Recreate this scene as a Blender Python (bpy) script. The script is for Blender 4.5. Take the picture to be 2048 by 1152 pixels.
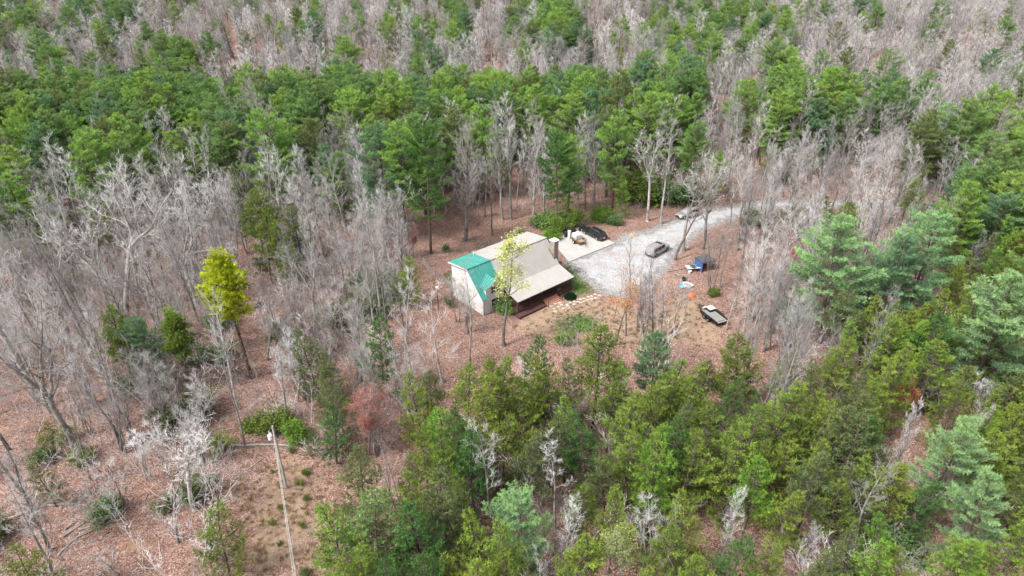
import bpy, bmesh, math, random
import numpy as np
from mathutils import Vector, Matrix, noise as mnoise

for o in list(bpy.data.objects):
    bpy.data.objects.remove(o)
SC = bpy.context.scene
COL = SC.collection
R = math.radians
PI = math.pi

# ------------------------------------------------------------------ camera, sky, sun, exposure
FPX, PITCH, CAMH = 1365.0, R(30.0), 55.0           # focal length in photo pixels, downward tilt, height
cam_d = bpy.data.cameras.new('camera')
cam = bpy.data.objects.new('camera', cam_d)
COL.objects.link(cam)
cam.location = (0, 0, CAMH)
cam.rotation_euler = (PI / 2 - PITCH, 0, 0)
cam_d.sensor_width = 36.0
cam_d.lens = 36.0 * FPX / 2048.0
cam_d.clip_start = 1.0
cam_d.clip_end = 6000.0
SC.camera = cam

SUN_EL, SUN_AZ = R(52), R(238)                      # soft high light, a little from behind the camera
world = bpy.data.worlds.new('World')
SC.world = world
world.use_nodes = True
wn = world.node_tree
wn.nodes.clear()
sky = wn.nodes.new('ShaderNodeTexSky')
sky.sky_type = 'NISHITA'
sky.sun_disc = False
sky.sun_elevation = SUN_EL
sky.sun_rotation = SUN_AZ
sky.air_density = 1.0
sky.dust_density = 4.0
sky.ozone_density = 1.0
hs = wn.nodes.new('ShaderNodeHueSaturation')        # a bright overcast sky is nearly grey
hs.inputs['Saturation'].default_value = 0.22
bg = wn.nodes.new('ShaderNodeBackground')
bg.inputs['Strength'].default_value = 0.098
wo = wn.nodes.new('ShaderNodeOutputWorld')
wn.links.new(sky.outputs[0], hs.inputs['Color'])
wn.links.new(hs.outputs[0], bg.inputs['Color'])
wn.links.new(bg.outputs[0], wo.inputs['Surface'])

sun_d = bpy.data.lights.new('sun', 'SUN')
sun_d.energy = 1.5
sun_d.angle = R(11)
sun_d.color = (1.0, 0.96, 0.90)
sun = bpy.data.objects.new('sun', sun_d)
COL.objects.link(sun)
# Nishita azimuth: rotation 0 = +Y, turning towards +X
sv = Vector((math.sin(SUN_AZ) * math.cos(SUN_EL), math.cos(SUN_AZ) * math.cos(SUN_EL), math.sin(SUN_EL)))
sun.rotation_euler = sv.to_track_quat('Z', 'Y').to_euler()

SC.view_settings.view_transform = 'Standard'
SC.view_settings.look = 'None'
SC.view_settings.exposure = 1.66
SC.view_settings.gamma = 1.0
SC.view_settings.use_curve_mapping = False
try:
    SC.cycles.max_bounces = 5
    SC.cycles.diffuse_bounces = 3
    SC.cycles.glossy_bounces = 2
    SC.cycles.transmission_bounces = 3
    SC.cycles.transparent_max_bounces = 6
except Exception:
    pass

# ------------------------------------------------------------------ photo pixel <-> place
FW = np.array([0, math.cos(PITCH), -math.sin(PITCH)])
UP = np.array([0, math.sin(PITCH), math.cos(PITCH)])
RT = np.array([1.0, 0, 0])
CP = np.array([0, 0, CAMH])


def unp(u, v, z=0.0):
    d = RT * (u - 1024) / FPX + UP * (576 - v) / FPX + FW
    return CP + d * ((z - CAMH) / d[2])


def proj(p):
    q = np.asarray(p, float) - CP
    d = q @ FW
    return 1024 + FPX * (q @ RT) / d, 576 - FPX * (q @ UP) / d, d


def sstep(a, b, x):
    t = np.clip((np.asarray(x, float) - a) / (b - a), 0, 1)
    return t * t * (3 - 2 * t)


def gz(x, y):
    """Height of the ground."""
    x = np.asarray(x, float)
    y = np.asarray(y, float)
    e = np.hypot((x - 8) / 42.0, (y - 96) / 40.0)
    a = sstep(0.9, 1.9, e)
    z = a * (0.9 * np.sin(x * .061 + 1.1) * np.cos(y * .047) + 1.1 * np.sin(y * .033 + x * .021 + .5))
    d = np.hypot(x, y)
    z = z + sstep(430, 1500, d) * 120 * (1 + .35 * np.sin(x * .006 + 1) * np.cos(y * .004))
    return z


def at(u, v, iters=3):
    p = unp(u, v, 0)
    for _ in range(iters):
        p = unp(u, v, float(gz(p[0], p[1])))
    return p


def at_top(u, v, h):
    p = unp(u, v, h)
    for _ in range(3):
        p = unp(u, v, h + float(gz(p[0], p[1])))
    return np.array([p[0], p[1], float(gz(p[0], p[1]))])


# ------------------------------------------------------------------ helpers
def tag(o, label=None, cat=None, group=None, kind=None):
    if label: o['label'] = label
    if cat: o['category'] = cat
    if group: o['group'] = group
    if kind: o['kind'] = kind
    return o


def thing(name, label, cat, loc=(0, 0, 0), rz=0.0, group=None):
    o = bpy.data.objects.new(name, None)
    COL.objects.link(o)
    o.location = tuple(float(c) for c in loc)
    o.rotation_euler = (0, 0, rz)
    return tag(o, label, cat, group)


def link(name, me, parent=None, kind=None):
    o = bpy.data.objects.new(name, me)
    COL.objects.link(o)
    if parent is not None: o.parent = parent
    if kind: o['kind'] = kind
    return o


def copy_tree(o, parent=None, name=None):
    c = o.copy()
    COL.objects.link(c)
    if parent is not None: c.parent = parent
    for ch in list(o.children): copy_tree(ch, c)
    return c


def rawmesh(name, V, T, mats, tone=None, midx=None, smooth=False):
    """A mesh from numpy triangles."""
    V = np.asarray(V, np.float32)
    T = np.asarray(T, np.int32)
    me = bpy.data.meshes.new(name)
    me.vertices.add(len(V))
    me.vertices.foreach_set('co', V.ravel())
    me.loops.add(T.size)
    me.loops.foreach_set('vertex_index', T.ravel())
    me.polygons.add(len(T))
    me.polygons.foreach_set('loop_start', np.arange(0, T.size, T.shape[1], dtype=np.int32))
    me.polygons.foreach_set('loop_total', np.full(len(T), T.shape[1], np.int32))
    for m in mats: me.materials.append(m)
    if midx is not None: me.polygons.foreach_set('material_index', np.asarray(midx, np.int32))
    if smooth: me.polygons.foreach_set('use_smooth', np.ones(len(T), bool))
    me.update(calc_edges=True)
    if tone is not None:
        a = me.attributes.new('tone', 'FLOAT', 'FACE')
        a.data.foreach_set('value', np.asarray(tone, np.float32))
    return me


class MB:
    """Collects boxes, bars, tubes and polygons for one mesh."""
    def __init__(s):
        s.v = []; s.f = []

    def poly(s, pts, idx=None):
        b = len(s.v)
        s.v += [tuple(float(c) for c in p) for p in pts]
        s.f.append([b + i for i in range(len(pts))])

    def hexa(s, bot, top):
        b = len(s.v); n = len(bot)
        s.v += [tuple(float(c) for c in p) for p in list(bot) + list(top)]
        s.f.append([b + i for i in range(n)][::-1])
        s.f.append([b + n + i for i in range(n)])
        for i in range(n):
            j = (i + 1) % n
            s.f.append([b + i, b + j, b + n + j, b + n + i])

    def box(s, x0, x1, y0, y1, z0, z1):
        s.hexa([(x0, y0, z0), (x1, y0, z0), (x1, y1, z0), (x0, y1, z0)],
               [(x0, y0, z1), (x1, y0, z1), (x1, y1, z1), (x0, y1, z1)])

    def slab(s, pts, th, up=(0, 0, 1)):
        u = Vector(up) * th
        s.hexa([Vector(p) - u for p in pts], [Vector(p) for p in pts])

    def tube(s, pts, r, n=6, cap=True):
        pts = [Vector(p) for p in pts]
        rr = r if isinstance(r, (list, tuple)) else [r] * len(pts)
        b = len(s.v)
        for i, p in enumerate(pts):
            t = (pts[min(i + 1, len(pts) - 1)] - pts[max(i - 1, 0)]).normalized()
            a = Vector((0, 0, 1)) if abs(t.z) < .9 else Vector((1, 0, 0))
            x = t.cross(a).normalized(); y = t.cross(x)
            for k in range(n):
                w = 2 * PI * k / n
                s.v.append(tuple(p + (x * math.cos(w) + y * math.sin(w)) * rr[i]))
        for i in range(len(pts) - 1):
            for k in range(n):
                k2 = (k + 1) % n
                s.f.append([b + i * n + k, b + i * n + k2, b + (i + 1) * n + k2, b + (i + 1) * n + k])
        if cap:
            s.f.append([b + k for k in range(n)][::-1])
            s.f.append([b + (len(pts) - 1) * n + k for k in range(n)])

    def lathe(s, prof, c=(0, 0, 0), n=16, sx=1, sy=1):
        b = len(s.v)
        for r_, z in prof:
            for k in range(n):
                w = 2 * PI * k / n
                s.v.append((c[0] + r_ * math.cos(w) * sx, c[1] + r_ * math.sin(w) * sy, c[2] + z))
        for i in range(len(prof) - 1):
            for k in range(n):
                k2 = (k + 1) % n
                s.f.append([b + i * n + k, b + i * n + k2, b + (i + 1) * n + k2, b + (i + 1) * n + k])
        s.f.append([b + k for k in range(n)][::-1])
        s.f.append([b + (len(prof) - 1) * n + k for k in range(n)])

    def build(s, name, m, parent=None, smooth=False, bevel=0, kind=None, xf=None):
        me = bpy.data.meshes.new(name)
        me.from_pydata(s.v, [], s.f)
        bm = bmesh.new(); bm.from_mesh(me)
        bmesh.ops.recalc_face_normals(bm, faces=bm.faces)
        if bevel:
            bmesh.ops.bevel(bm, geom=[e for e in bm.edges if len(e.link_faces) == 2 and e.calc_face_angle(0) > .5],
                            offset=bevel, segments=2, affect='EDGES', clamp_overlap=True)
        if xf is not None: bm.transform(xf)
        for f in bm.faces: f.smooth = smooth
        bm.to_mesh(me); bm.free()
        me.materials.append(m)
        return link(name, me, parent, kind)


# ------------------------------------------------------------------ materials
def mat(name):
    m = bpy.data.materials.new(name)
    m.use_nodes = True
    nt = m.node_tree
    nt.nodes.clear()
    return m, nt, nt.nodes.new('ShaderNodeOutputMaterial')


def N(nt, t, **kw):
    n = nt.nodes.new(t)
    for k, v in kw.items():
        if k in n.inputs: n.inputs[k].default_value = v
        else: setattr(n, k, v)
    return n


def ramp(nt, stops, interp='LINEAR'):
    r = nt.nodes.new('ShaderNodeValToRGB')
    r.color_ramp.interpolation = interp
    el = r.color_ramp.elements
    while len(el) < len(stops): el.new(0.5)
    for e, (p, c) in zip(el, stops):
        e.position = p; e.color = (*c, 1)
    return r


def plain(name, col, rough=.6, metal=0., var=.18, scale=3.0, bump=0.0, spec=.4, dirt=None):
    """Painted, metal, wood or cloth surface with uneven tone and wear."""
    m, nt, out = mat(name)
    b = N(nt, 'ShaderNodeBsdfPrincipled', Roughness=rough, Metallic=metal)
    b.inputs['Specular IOR Level'].default_value = spec
    tc = nt.nodes.new('ShaderNodeTexCoord')
    n1 = N(nt, 'ShaderNodeTexNoise', Scale=scale, Detail=6.0, Roughness=.65)
    nt.links.new(tc.outputs['Object'], n1.inputs['Vector'])
    c0 = tuple(c * (1 - var) for c in col)
    c1 = tuple(min(1, c * (1 + var)) for c in col)
    r = ramp(nt, [(.3, c0), (.7, c1)])
    nt.links.new(n1.outputs['Fac'], r.inputs[0])
    src = r.outputs[0]
    if dirt:
        n2 = N(nt, 'ShaderNodeTexNoise', Scale=scale * .35, Detail=8.0, Roughness=.75)
        nt.links.new(tc.outputs['Object'], n2.inputs['Vector'])
        rr = ramp(nt, [(.5, (0, 0, 0)), (.72, (.7, .7, .7))])
        nt.links.new(n2.outputs['Fac'], rr.inputs[0])
        mx = N(nt, 'ShaderNodeMixRGB')
        mx.inputs['Color2'].default_value = (*dirt, 1)
        nt.links.new(rr.outputs[0], mx.inputs['Fac'])
        nt.links.new(src, mx.inputs['Color1'])
        src = mx.outputs[0]
    nt.links.new(src, b.inputs['Base Color'])
    if bump:
        bp = N(nt, 'ShaderNodeBump', Strength=bump, Distance=.02)
        nt.links.new(n1.outputs['Fac'], bp.inputs['Height'])
        nt.links.new(bp.outputs[0], b.inputs['Normal'])
    nt.links.new(b.outputs[0], out.inputs['Surface'])
    return m


def foliage_mat(name, transl=.38):
    """Colour = the object's own colour x the leaf's tone, a little of it varying from plant to plant."""
    m, nt, out = mat(name)
    oi = nt.nodes.new('ShaderNodeObjectInfo')
    at_ = nt.nodes.new('ShaderNodeAttribute'); at_.attribute_name = 'tone'
    hv = N(nt, 'ShaderNodeHueSaturation')
    mp = N(nt, 'ShaderNodeMapRange'); mp.inputs['To Min'].default_value = .488; mp.inputs['To Max'].default_value = .512
    nt.links.new(oi.outputs['Random'], mp.inputs['Value'])
    nt.links.new(mp.outputs[0], hv.inputs['Hue'])
    tr = ramp(nt, [(0, (.30, .33, .36)), (.5, (1, 1, 1)), (1, (1.85, 1.80, 1.40))])  # low tones deepened: paints the shaded gaps inside pine crowns
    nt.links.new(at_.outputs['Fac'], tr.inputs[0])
    mx = N(nt, 'ShaderNodeMixRGB', blend_type='MULTIPLY'); mx.inputs['Fac'].default_value = 1
    nt.links.new(oi.outputs['Color'], hv.inputs['Color'])
    nt.links.new(hv.outputs[0], mx.inputs['Color1'])
    nt.links.new(tr.outputs[0], mx.inputs['Color2'])
    d = N(nt, 'ShaderNodeBsdfDiffuse'); t = N(nt, 'ShaderNodeBsdfTranslucent')
    ms = N(nt, 'ShaderNodeMixShader'); ms.inputs[0].default_value = transl
    for s in (d, t): nt.links.new(mx.outputs[0], s.inputs['Color'])
    nt.links.new(d.outputs[0], ms.inputs[1]); nt.links.new(t.outputs[0], ms.inputs[2])
    nt.links.new(ms.outputs[0], out.inputs['Surface'])
    return m


def bark_mat(name, dark, pale, scale=2.2):
    """Blotched bark, lichen-pale in places; tone from tree to tree."""
    m, nt, out = mat(name)
    tc = nt.nodes.new('ShaderNodeTexCoord')
    n1 = N(nt, 'ShaderNodeTexNoise', Scale=scale, Detail=5.0, Roughness=.7)
    nt.links.new(tc.outputs['Object'], n1.inputs['Vector'])
    r = ramp(nt, [(.32, dark), (.62, pale)])
    nt.links.new(n1.outputs['Fac'], r.inputs[0])
    oi = nt.nodes.new('ShaderNodeObjectInfo')
    mp = N(nt, 'ShaderNodeMapRange'); mp.inputs['To Min'].default_value = .58; mp.inputs['To Max'].default_value = 1.25
    nt.links.new(oi.outputs['Random'], mp.inputs['Value'])
    mx = N(nt, 'ShaderNodeMixRGB', blend_type='MULTIPLY'); mx.inputs['Fac'].default_value = 1
    nt.links.new(r.outputs[0], mx.inputs['Color1']); nt.links.new(mp.outputs[0], mx.inputs['Color2'])
    mc = N(nt, 'ShaderNodeMixRGB', blend_type='MULTIPLY'); mc.inputs['Fac'].default_value = 1
    nt.links.new(mx.outputs[0], mc.inputs['Color1']); nt.links.new(oi.outputs['Color'], mc.inputs['Color2'])
    d = N(nt, 'ShaderNodeBsdfDiffuse')
    nt.links.new(mc.outputs[0], d.inputs['Color'])
    nt.links.new(d.outputs[0], out.inputs['Surface'])
    return m


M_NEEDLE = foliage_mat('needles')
M_LEAF = foliage_mat('leaves', .35)
M_BARE = bark_mat('bare_bark', (.10, .09, .083), (.40, .385, .365), .7)
M_TWIG = bark_mat('twig_bark', (.35, .342, .34), (.58, .572, .572), .5)
M_PBARK = bark_mat('pine_bark', (.060, .046, .040), (.15, .115, .10))
M_DEAD = bark_mat('dead_wood', (.22, .195, .175), (.42, .39, .36), 1.5)
# ------------------------------------------------------------------ ground
def pt_seg_dist(px, py, poly):
    """Signed distance to a polygon, inside positive."""
    px = np.asarray(px, float); py = np.asarray(py, float)
    best = np.full(px.shape, 1e9); ins = np.zeros(px.shape, bool)
    n = len(poly)
    for i in range(n):
        x0, y0 = poly[i]; x1, y1 = poly[(i + 1) % n]
        dx, dy = x1 - x0, y1 - y0
        t = np.clip(((px - x0) * dx + (py - y0) * dy) / (dx * dx + dy * dy + 1e-12), 0, 1)
        best = np.minimum(best, np.hypot(px - x0 - t * dx, py - y0 - t * dy))
        c = ((y0 > py) != (y1 > py)) & (px < (x1 - x0) * (py - y0) / (y1 - y0 + 1e-12) + x0)
        ins ^= c
    return np.where(ins, best, -best)


def pxpoly(pts):
    return [tuple(at(u, v)[:2]) for u, v in pts]


DRIVE = pxpoly([(1138, 524), (1232, 488), (1252, 470), (1300, 462), (1345, 444), (1400, 426), (1460, 412), (1520, 405), (1600, 402), (1700, 404), (1800, 407), (1910, 408), (2080, 415),
                (2080, 432), (1910, 421), (1800, 415), (1700, 411), (1600, 411), (1530, 420), (1470, 433), (1420, 452), (1380, 475), (1350, 505), (1332, 530), (1312, 552), (1284, 574), (1250, 590), (1216, 588), (1194, 574), (1168, 552)])
PAD = pxpoly([(1104, 484), (1163, 452), (1230, 487), (1138, 524)])
YARD = pxpoly([(838, 500), (1040, 462), (1110, 470), (1240, 455), (1300, 452), (1400, 470), (1440, 520), (1420, 560), (1455, 620), (1450, 680), (1350, 690), (1230, 690), (1100, 690), (1000, 700), (860, 690), (800, 640), (870, 580), (838, 540)])
LAWN = pxpoly([(1124, 524), (1150, 530), (1180, 560), (1196, 580), (1170, 592), (1140, 596), (1128, 560)])
LAWN2 = pxpoly([(1105, 640), (1150, 622), (1190, 630), (1215, 650), (1190, 668), (1140, 672), (1110, 660)])
LAWN3 = pxpoly([(888, 550), (905, 536), (935, 560), (925, 585), (900, 580)])
STRAW1 = pxpoly([(470, 1000), (520, 930), (600, 900), (650, 930), (680, 1000), (660, 1160), (470, 1160)])
STRAW2 = pxpoly([(1100, 600), (1200, 596), (1300, 620), (1390, 590), (1440, 640), (1440, 690), (1200, 690), (1010, 660), (1040, 636)])
MOUND = pxpoly([(225, 1085), (270, 1075), (330, 1085), (320, 1105), (250, 1108)])
TRAIL = pxpoly([(452, 60), (475, 55), (476, 80), (466, 110), (458, 112), (452, 90)])
CAMP = pxpoly([(1318, 556), (1345, 525), (1400, 535), (1420, 560), (1390, 590), (1340, 600), (1300, 600)])


def lines(segs):
    out = []
    for a, b, st in segs:
        out += list(np.arange(a, b - 1e-6, st))
    return np.array(out + [segs[-1][1]])


def far_part(a, b, n):
    return list(np.geomspace(a, b, n))


gx = np.array(sorted([-x for x in far_part(75, 4000, 42)] + list(np.arange(-74, 74.1, .75)) + far_part(75, 4000, 42)))
gy = np.array([-600, -250, -80, -20, 10, 30] + list(np.arange(38, 148, .75)) + far_part(149, 5000, 70))
X, Y = np.meshgrid(gx, gy)
Z = gz(X, Y)
near = (np.abs(X) < 90) & (Y < 200)
Z = Z + near * .05 * (np.sin(X * 2.1 + 1.7 * np.sin(Y * .9)) * np.sin(Y * 1.7 + X * .4))
for P_, k in ((MOUND, .5),):
    Z = Z + k * sstep(-.3, 1.6, pt_seg_dist(X, Y, P_))
# level under the hard standing, the drive and the house
HA = R(41.0)
HFL = np.array([-4.32, 87.09])                       # front corner of the house
ha = np.array([math.cos(HA), math.sin(HA)]); hn = np.array([math.sin(HA), -math.cos(HA)])


def hw(s, t, z=0.0):
    p = HFL + ha * s + hn * t
    return (p[0], p[1], z)


HOUSEP = [hw(-.5, .5)[:2], hw(16.5, .5)[:2], hw(16.5, -8)[:2], hw(-.5, -8)[:2]]
hard = np.maximum(np.maximum(pt_seg_dist(X, Y, PAD), pt_seg_dist(X, Y, HOUSEP)), pt_seg_dist(X, Y, DRIVE))
w_ = sstep(-1.5, .6, hard)
Z = Z * (1 - w_) + (gz(X, Y) - .04) * w_
nv, nu = X.shape
V = np.stack([X, Y, Z], -1).reshape(-1, 3)
I = np.arange(nv * nu).reshape(nv, nu)
Q = np.stack([I[:-1, :-1], I[:-1, 1:], I[1:, 1:], I[1:, :-1]], -1).reshape(-1, 4)


def ground_mat():
    m, nt, out = mat('leaf_litter')
    L = nt.links.new
    tc = nt.nodes.new('ShaderNodeTexCoord')
    P_ = tc.outputs['Object']

    def noise(scale, det=4., rough=.6):
        n = N(nt, 'ShaderNodeTexNoise', Scale=scale, Detail=det, Roughness=rough); L(P_, n.inputs['Vector']); return n.outputs['Fac']

    def vor(scale, out_='Color'):
        v = N(nt, 'ShaderNodeTexVoronoi', Scale=scale); L(P_, v.inputs['Vector']); return v.outputs[out_]

    def mix(f, a, b, bt='MIX'):
        x = N(nt, 'ShaderNodeMixRGB', blend_type=bt)
        for s, v in ((x.inputs['Fac'], f), (x.inputs['Color1'], a), (x.inputs['Color2'], b)):
            if isinstance(v, (float, int)): s.default_value = v
            elif isinstance(v, tuple): s.default_value = (*v, 1)
            else: L(v, s)
        return x.outputs[0]

    def attr(n):
        a = nt.nodes.new('ShaderNodeAttribute'); a.attribute_name = n; return a.outputs['Fac']

    def math_(op, a, b=0.):
        x = N(nt, 'ShaderNodeMath', operation=op)
        for s, v in ((x.inputs[0], a), (x.inputs[1], b)):
            if isinstance(v, (float, int)): s.default_value = v
            else: L(v, s)
        return x.outputs[0]

    def mask(name, lo=.40, hi=.60, sc=1.3, k=.9):
        n = math_('MULTIPLY', math_('SUBTRACT', noise(sc, 6., .7), .5), k)
        mr = N(nt, 'ShaderNodeMapRange', interpolation_type='SMOOTHSTEP')
        mr.inputs['From Min'].default_value = lo; mr.inputs['From Max'].default_value = hi
        L(math_('ADD', attr(name), n), mr.inputs['Value'])
        return mr.outputs[0]
    # leaves: every cell one fallen leaf, red-brown to pale pink, dark gaps
    sep = nt.nodes.new('ShaderNodeSeparateColor'); L(vor(13.0), sep.inputs[0])
    lf = ramp(nt, [(0, (.045, .024, .020)), (.20, (.125, .062, .048)), (.42, (.215, .120, .090)), (.66, (.31, .192, .150)), (.86, (.46, .325, .27)), (1, (.70, .58, .52))])
    L(sep.outputs[0], lf.inputs[0])
    sep2 = nt.nodes.new('ShaderNodeSeparateColor'); L(vor(5.5), sep2.inputs[0])
    lf2 = ramp(nt, [(0, (.080, .042, .034)), (.5, (.225, .122, .098)), (1, (.46, .32, .285))])
    L(sep2.outputs[1], lf2.inputs[0])
    leaves = mix(.38, lf.outputs[0], lf2.outputs[0])
    big = ramp(nt, [(.30, (.40, .38, .38)), (.46, (.86, .855, .85)), (.62, (1.04, 1.03, 1.0)), (.75, (1.24, 1.22, 1.14))])
    L(noise(.13, 9., .72), big.inputs[0])
    leaves = mix(1., leaves, big.outputs[0], 'MULTIPLY')
    # straw and pine duff
    st = ramp(nt, [(.25, (.15, .095, .062)), (.5, (.34, .245, .172)), (.75, (.52, .42, .32))])
    L(noise(7., 6., .8), st.inputs[0])
    c = mix(mask('straw', .30, .85, .9, 1.7), leaves, st.outputs[0])
    # green grass
    gr = ramp(nt, [(.25, (.030, .054, .016)), (.5, (.065, .118, .030)), (.78, (.14, .20, .065))])
    L(noise(6., 6., .8), gr.inputs[0])
    c = mix(mask('grass', .35, .85, 2.2, 2.2), c, gr.outputs[0])
    # bare red-brown clay
    cl = ramp(nt, [(.3, (.20, .115, .07)), (.7, (.35, .225, .15))])
    L(noise(2.5, 6., .7), cl.inputs[0])
    c = mix(mask('clay', .38, .80, 1.4, 1.4), c, cl.outputs[0])
    # loose grey stone thrown off the drive
    gv = ramp(nt, [(.2, (.15, .142, .135)), (.5, (.25, .243, .24)), (.85, (.38, .378, .38))])
    sep3 = nt.nodes.new('ShaderNodeSeparateColor'); L(vor(9.), sep3.inputs[0])
    L(sep3.outputs[0], gv.inputs[0])
    c = mix(mask('gravel', .34, .80, 1.5, 1.6), c, gv.outputs[0])
    b = N(nt, 'ShaderNodeBsdfDiffuse')
    L(c, b.inputs['Color'])
    bp = N(nt, 'ShaderNodeBump', Strength=.9, Distance=.07)
    L(vor(13.0, 'Distance'), bp.inputs['Height'])
    L(bp.outputs[0], b.inputs['Normal'])
    L(b.outputs[0], out.inputs['Surface'])
    return m


M_GROUND = ground_mat()
gm = rawmesh('ground', V, Q, [M_GROUND], smooth=True)
fx, fy = V[:, 0].astype(float), V[:, 1].astype(float)
zones = {
    'grass': np.maximum.reduce([.86 * sstep(-1.5, 1.8, pt_seg_dist(fx, fy, LAWN)), .72 * sstep(-1.6, 1.5, pt_seg_dist(fx, fy, LAWN2)), .7 * sstep(-1.2, 1.0, pt_seg_dist(fx, fy, LAWN3))]),
    'straw': np.maximum(.64 * sstep(-3.5, 4, pt_seg_dist(fx, fy, STRAW1)), .72 * sstep(-4, 3, pt_seg_dist(fx, fy, STRAW2))),
    'clay': np.maximum(.68 * sstep(-1.8, 1.2, pt_seg_dist(fx, fy, MOUND)), .8 * sstep(-3, 2, pt_seg_dist(fx, fy, TRAIL))),
    'gravel': np.maximum(.95 * sstep(-3.6, 1.4, pt_seg_dist(fx, fy, DRIVE)), .40 * sstep(-2.5, 2.5, pt_seg_dist(fx, fy, CAMP))),
}
for k_, w_ in zones.items():
    a_ = gm.attributes.new(k_, 'FLOAT', 'POINT')
    a_.data.foreach_set('value', w_.astype(np.float32))
ground = link('ground', gm, kind='structure')

# gravel drive: its own thin bed with a ragged edge
rg = random.Random(4)


def ragged(poly, step=.7, amp=.35):
    out = []
    n = len(poly)
    for i in range(n):
        a = np.array(poly[i]); b = np.array(poly[(i + 1) % n])
        k = max(1, int(np.hypot(*(b - a)) / step))
        nn = np.array([b[1] - a[1], a[0] - b[0]]); nn = nn / (np.hypot(*nn) + 1e-9)
        for j in range(k):
            out.append(tuple(a + (b - a) * j / k + nn * rg.uniform(-amp, amp)))
    return out


def sheet(name, poly, z, m, kind='structure'):
    bm = bmesh.new()
    vs = [bm.verts.new((x, y, 0)) for x, y in poly]
    f = bm.faces.new(vs)
    bmesh.ops.triangulate(bm, faces=[f])
    for v in bm.verts: v.co.z = float(gz(v.co.x, v.co.y)) + z
    bmesh.ops.recalc_face_normals(bm, faces=bm.faces)
    if sum(f.normal.z for f in bm.faces) < 0: bmesh.ops.reverse_faces(bm, faces=bm.faces)
    me = bpy.data.meshes.new(name); bm.to_mesh(me); bm.free(); me.materials.append(m)
    return link(name, me, kind=kind)


def gravel_mat():
    m, nt, out = mat('gravel')
    L = nt.links.new
    tc = nt.nodes.new('ShaderNodeTexCoord')
    v = N(nt, 'ShaderNodeTexVoronoi', Scale=11.0); L(tc.outputs['Object'], v.inputs['Vector'])
    sp = nt.nodes.new('ShaderNodeSeparateColor'); L(v.outputs['Color'], sp.inputs[0])
    r = ramp(nt, [(0, (.225, .226, .23)), (.5, (.325, .33, .34)), (1, (.43, .436, .45))]); L(sp.outputs[0], r.inputs[0])
    n = N(nt, 'ShaderNodeTexNoise', Scale=.35, Detail=8.0, Roughness=.7); L(tc.outputs['Object'], n.inputs['Vector'])
    r2 = ramp(nt, [(.3, (.74, .71, .68)), (.5, (1, 1, 1)), (.72, (1.15, 1.17, 1.2))]); L(n.outputs['Fac'], r2.inputs[0])
    x = N(nt, 'ShaderNodeMixRGB', blend_type='MULTIPLY'); x.inputs['Fac'].default_value = 1
    L(r.outputs[0], x.inputs['Color1']); L(r2.outputs[0], x.inputs['Color2'])
    # fallen leaves blown over it
    v2 = N(nt, 'ShaderNodeTexVoronoi', Scale=4.0); L(tc.outputs['Object'], v2.inputs['Vector'])
    n2 = N(nt, 'ShaderNodeTexNoise', Scale=.5, Detail=6.0); L(tc.outputs['Object'], n2.inputs['Vector'])
    s2 = nt.nodes.new('ShaderNodeSeparateColor'); L(v2.outputs['Color'], s2.inputs[0])
    mu = N(nt, 'ShaderNodeMath', operation='MULTIPLY'); L(s2.outputs[1], mu.inputs[0]); L(n2.outputs['Fac'], mu.inputs[1])
    r3 = ramp(nt, [(.44, (0, 0, 0)), (.5, (.75, .75, .75))]); L(mu.outputs[0], r3.inputs[0])
    y = N(nt, 'ShaderNodeMixRGB'); y.inputs['Color2'].default_value = (.36, .21, .15, 1)
    L(r3.outputs[0], y.inputs['Fac']); L(x.outputs[0], y.inputs['Color1'])
    b = N(nt, 'ShaderNodeBsdfDiffuse'); L(y.outputs[0], b.inputs['Color'])
    bp = N(nt, 'ShaderNodeBump', Strength=.6, Distance=.03); L(v.outputs['Distance'], bp.inputs['Height']); L(bp.outputs[0], b.inputs['Normal'])
    L(b.outputs[0], out.inputs['Surface'])
    return m


M_GRAVEL = gravel_mat()
# the bed stops a little inside its outline: loose stone on the ground carries the soft edge
cx_, cy_ = np.mean([p[0] for p in DRIVE]), np.mean([p[1] for p in DRIVE])


def inset(poly, d):
    out = []; n = len(poly)
    area = sum(poly[i][0] * poly[(i + 1) % n][1] - poly[(i + 1) % n][0] * poly[i][1] for i in range(n))
    sg = 1 if area > 0 else -1
    for i in range(n):
        p0, p1, p2 = (np.array(poly[(i + k) % n]) for k in (-1, 0, 1))
        t = (p2 - p0); t = t / (np.hypot(*t) + 1e-9)
        out.append(tuple(p1 + sg * np.array([-t[1], t[0]]) * d))
    return out


drive = sheet('driveway', ragged(inset(DRIVE, .9), .5, .55), -.026, M_GRAVEL)

M_CONC = plain('concrete', (.36, .348, .332), .85, var=.10, scale=.7, bump=.15, dirt=(.40, .37, .33))
pad_mb = MB()
pd = [Vector((x, y, .10)) for x, y in PAD]
pad_mb.slab(pd, .16)
pad = pad_mb.build('concrete_pad', M_CONC, kind='structure', bevel=.015)
# ------------------------------------------------------------------ plants: builders
def nrm(a):
    return a / (np.linalg.norm(a, axis=-1, keepdims=True) + 1e-12)


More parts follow.
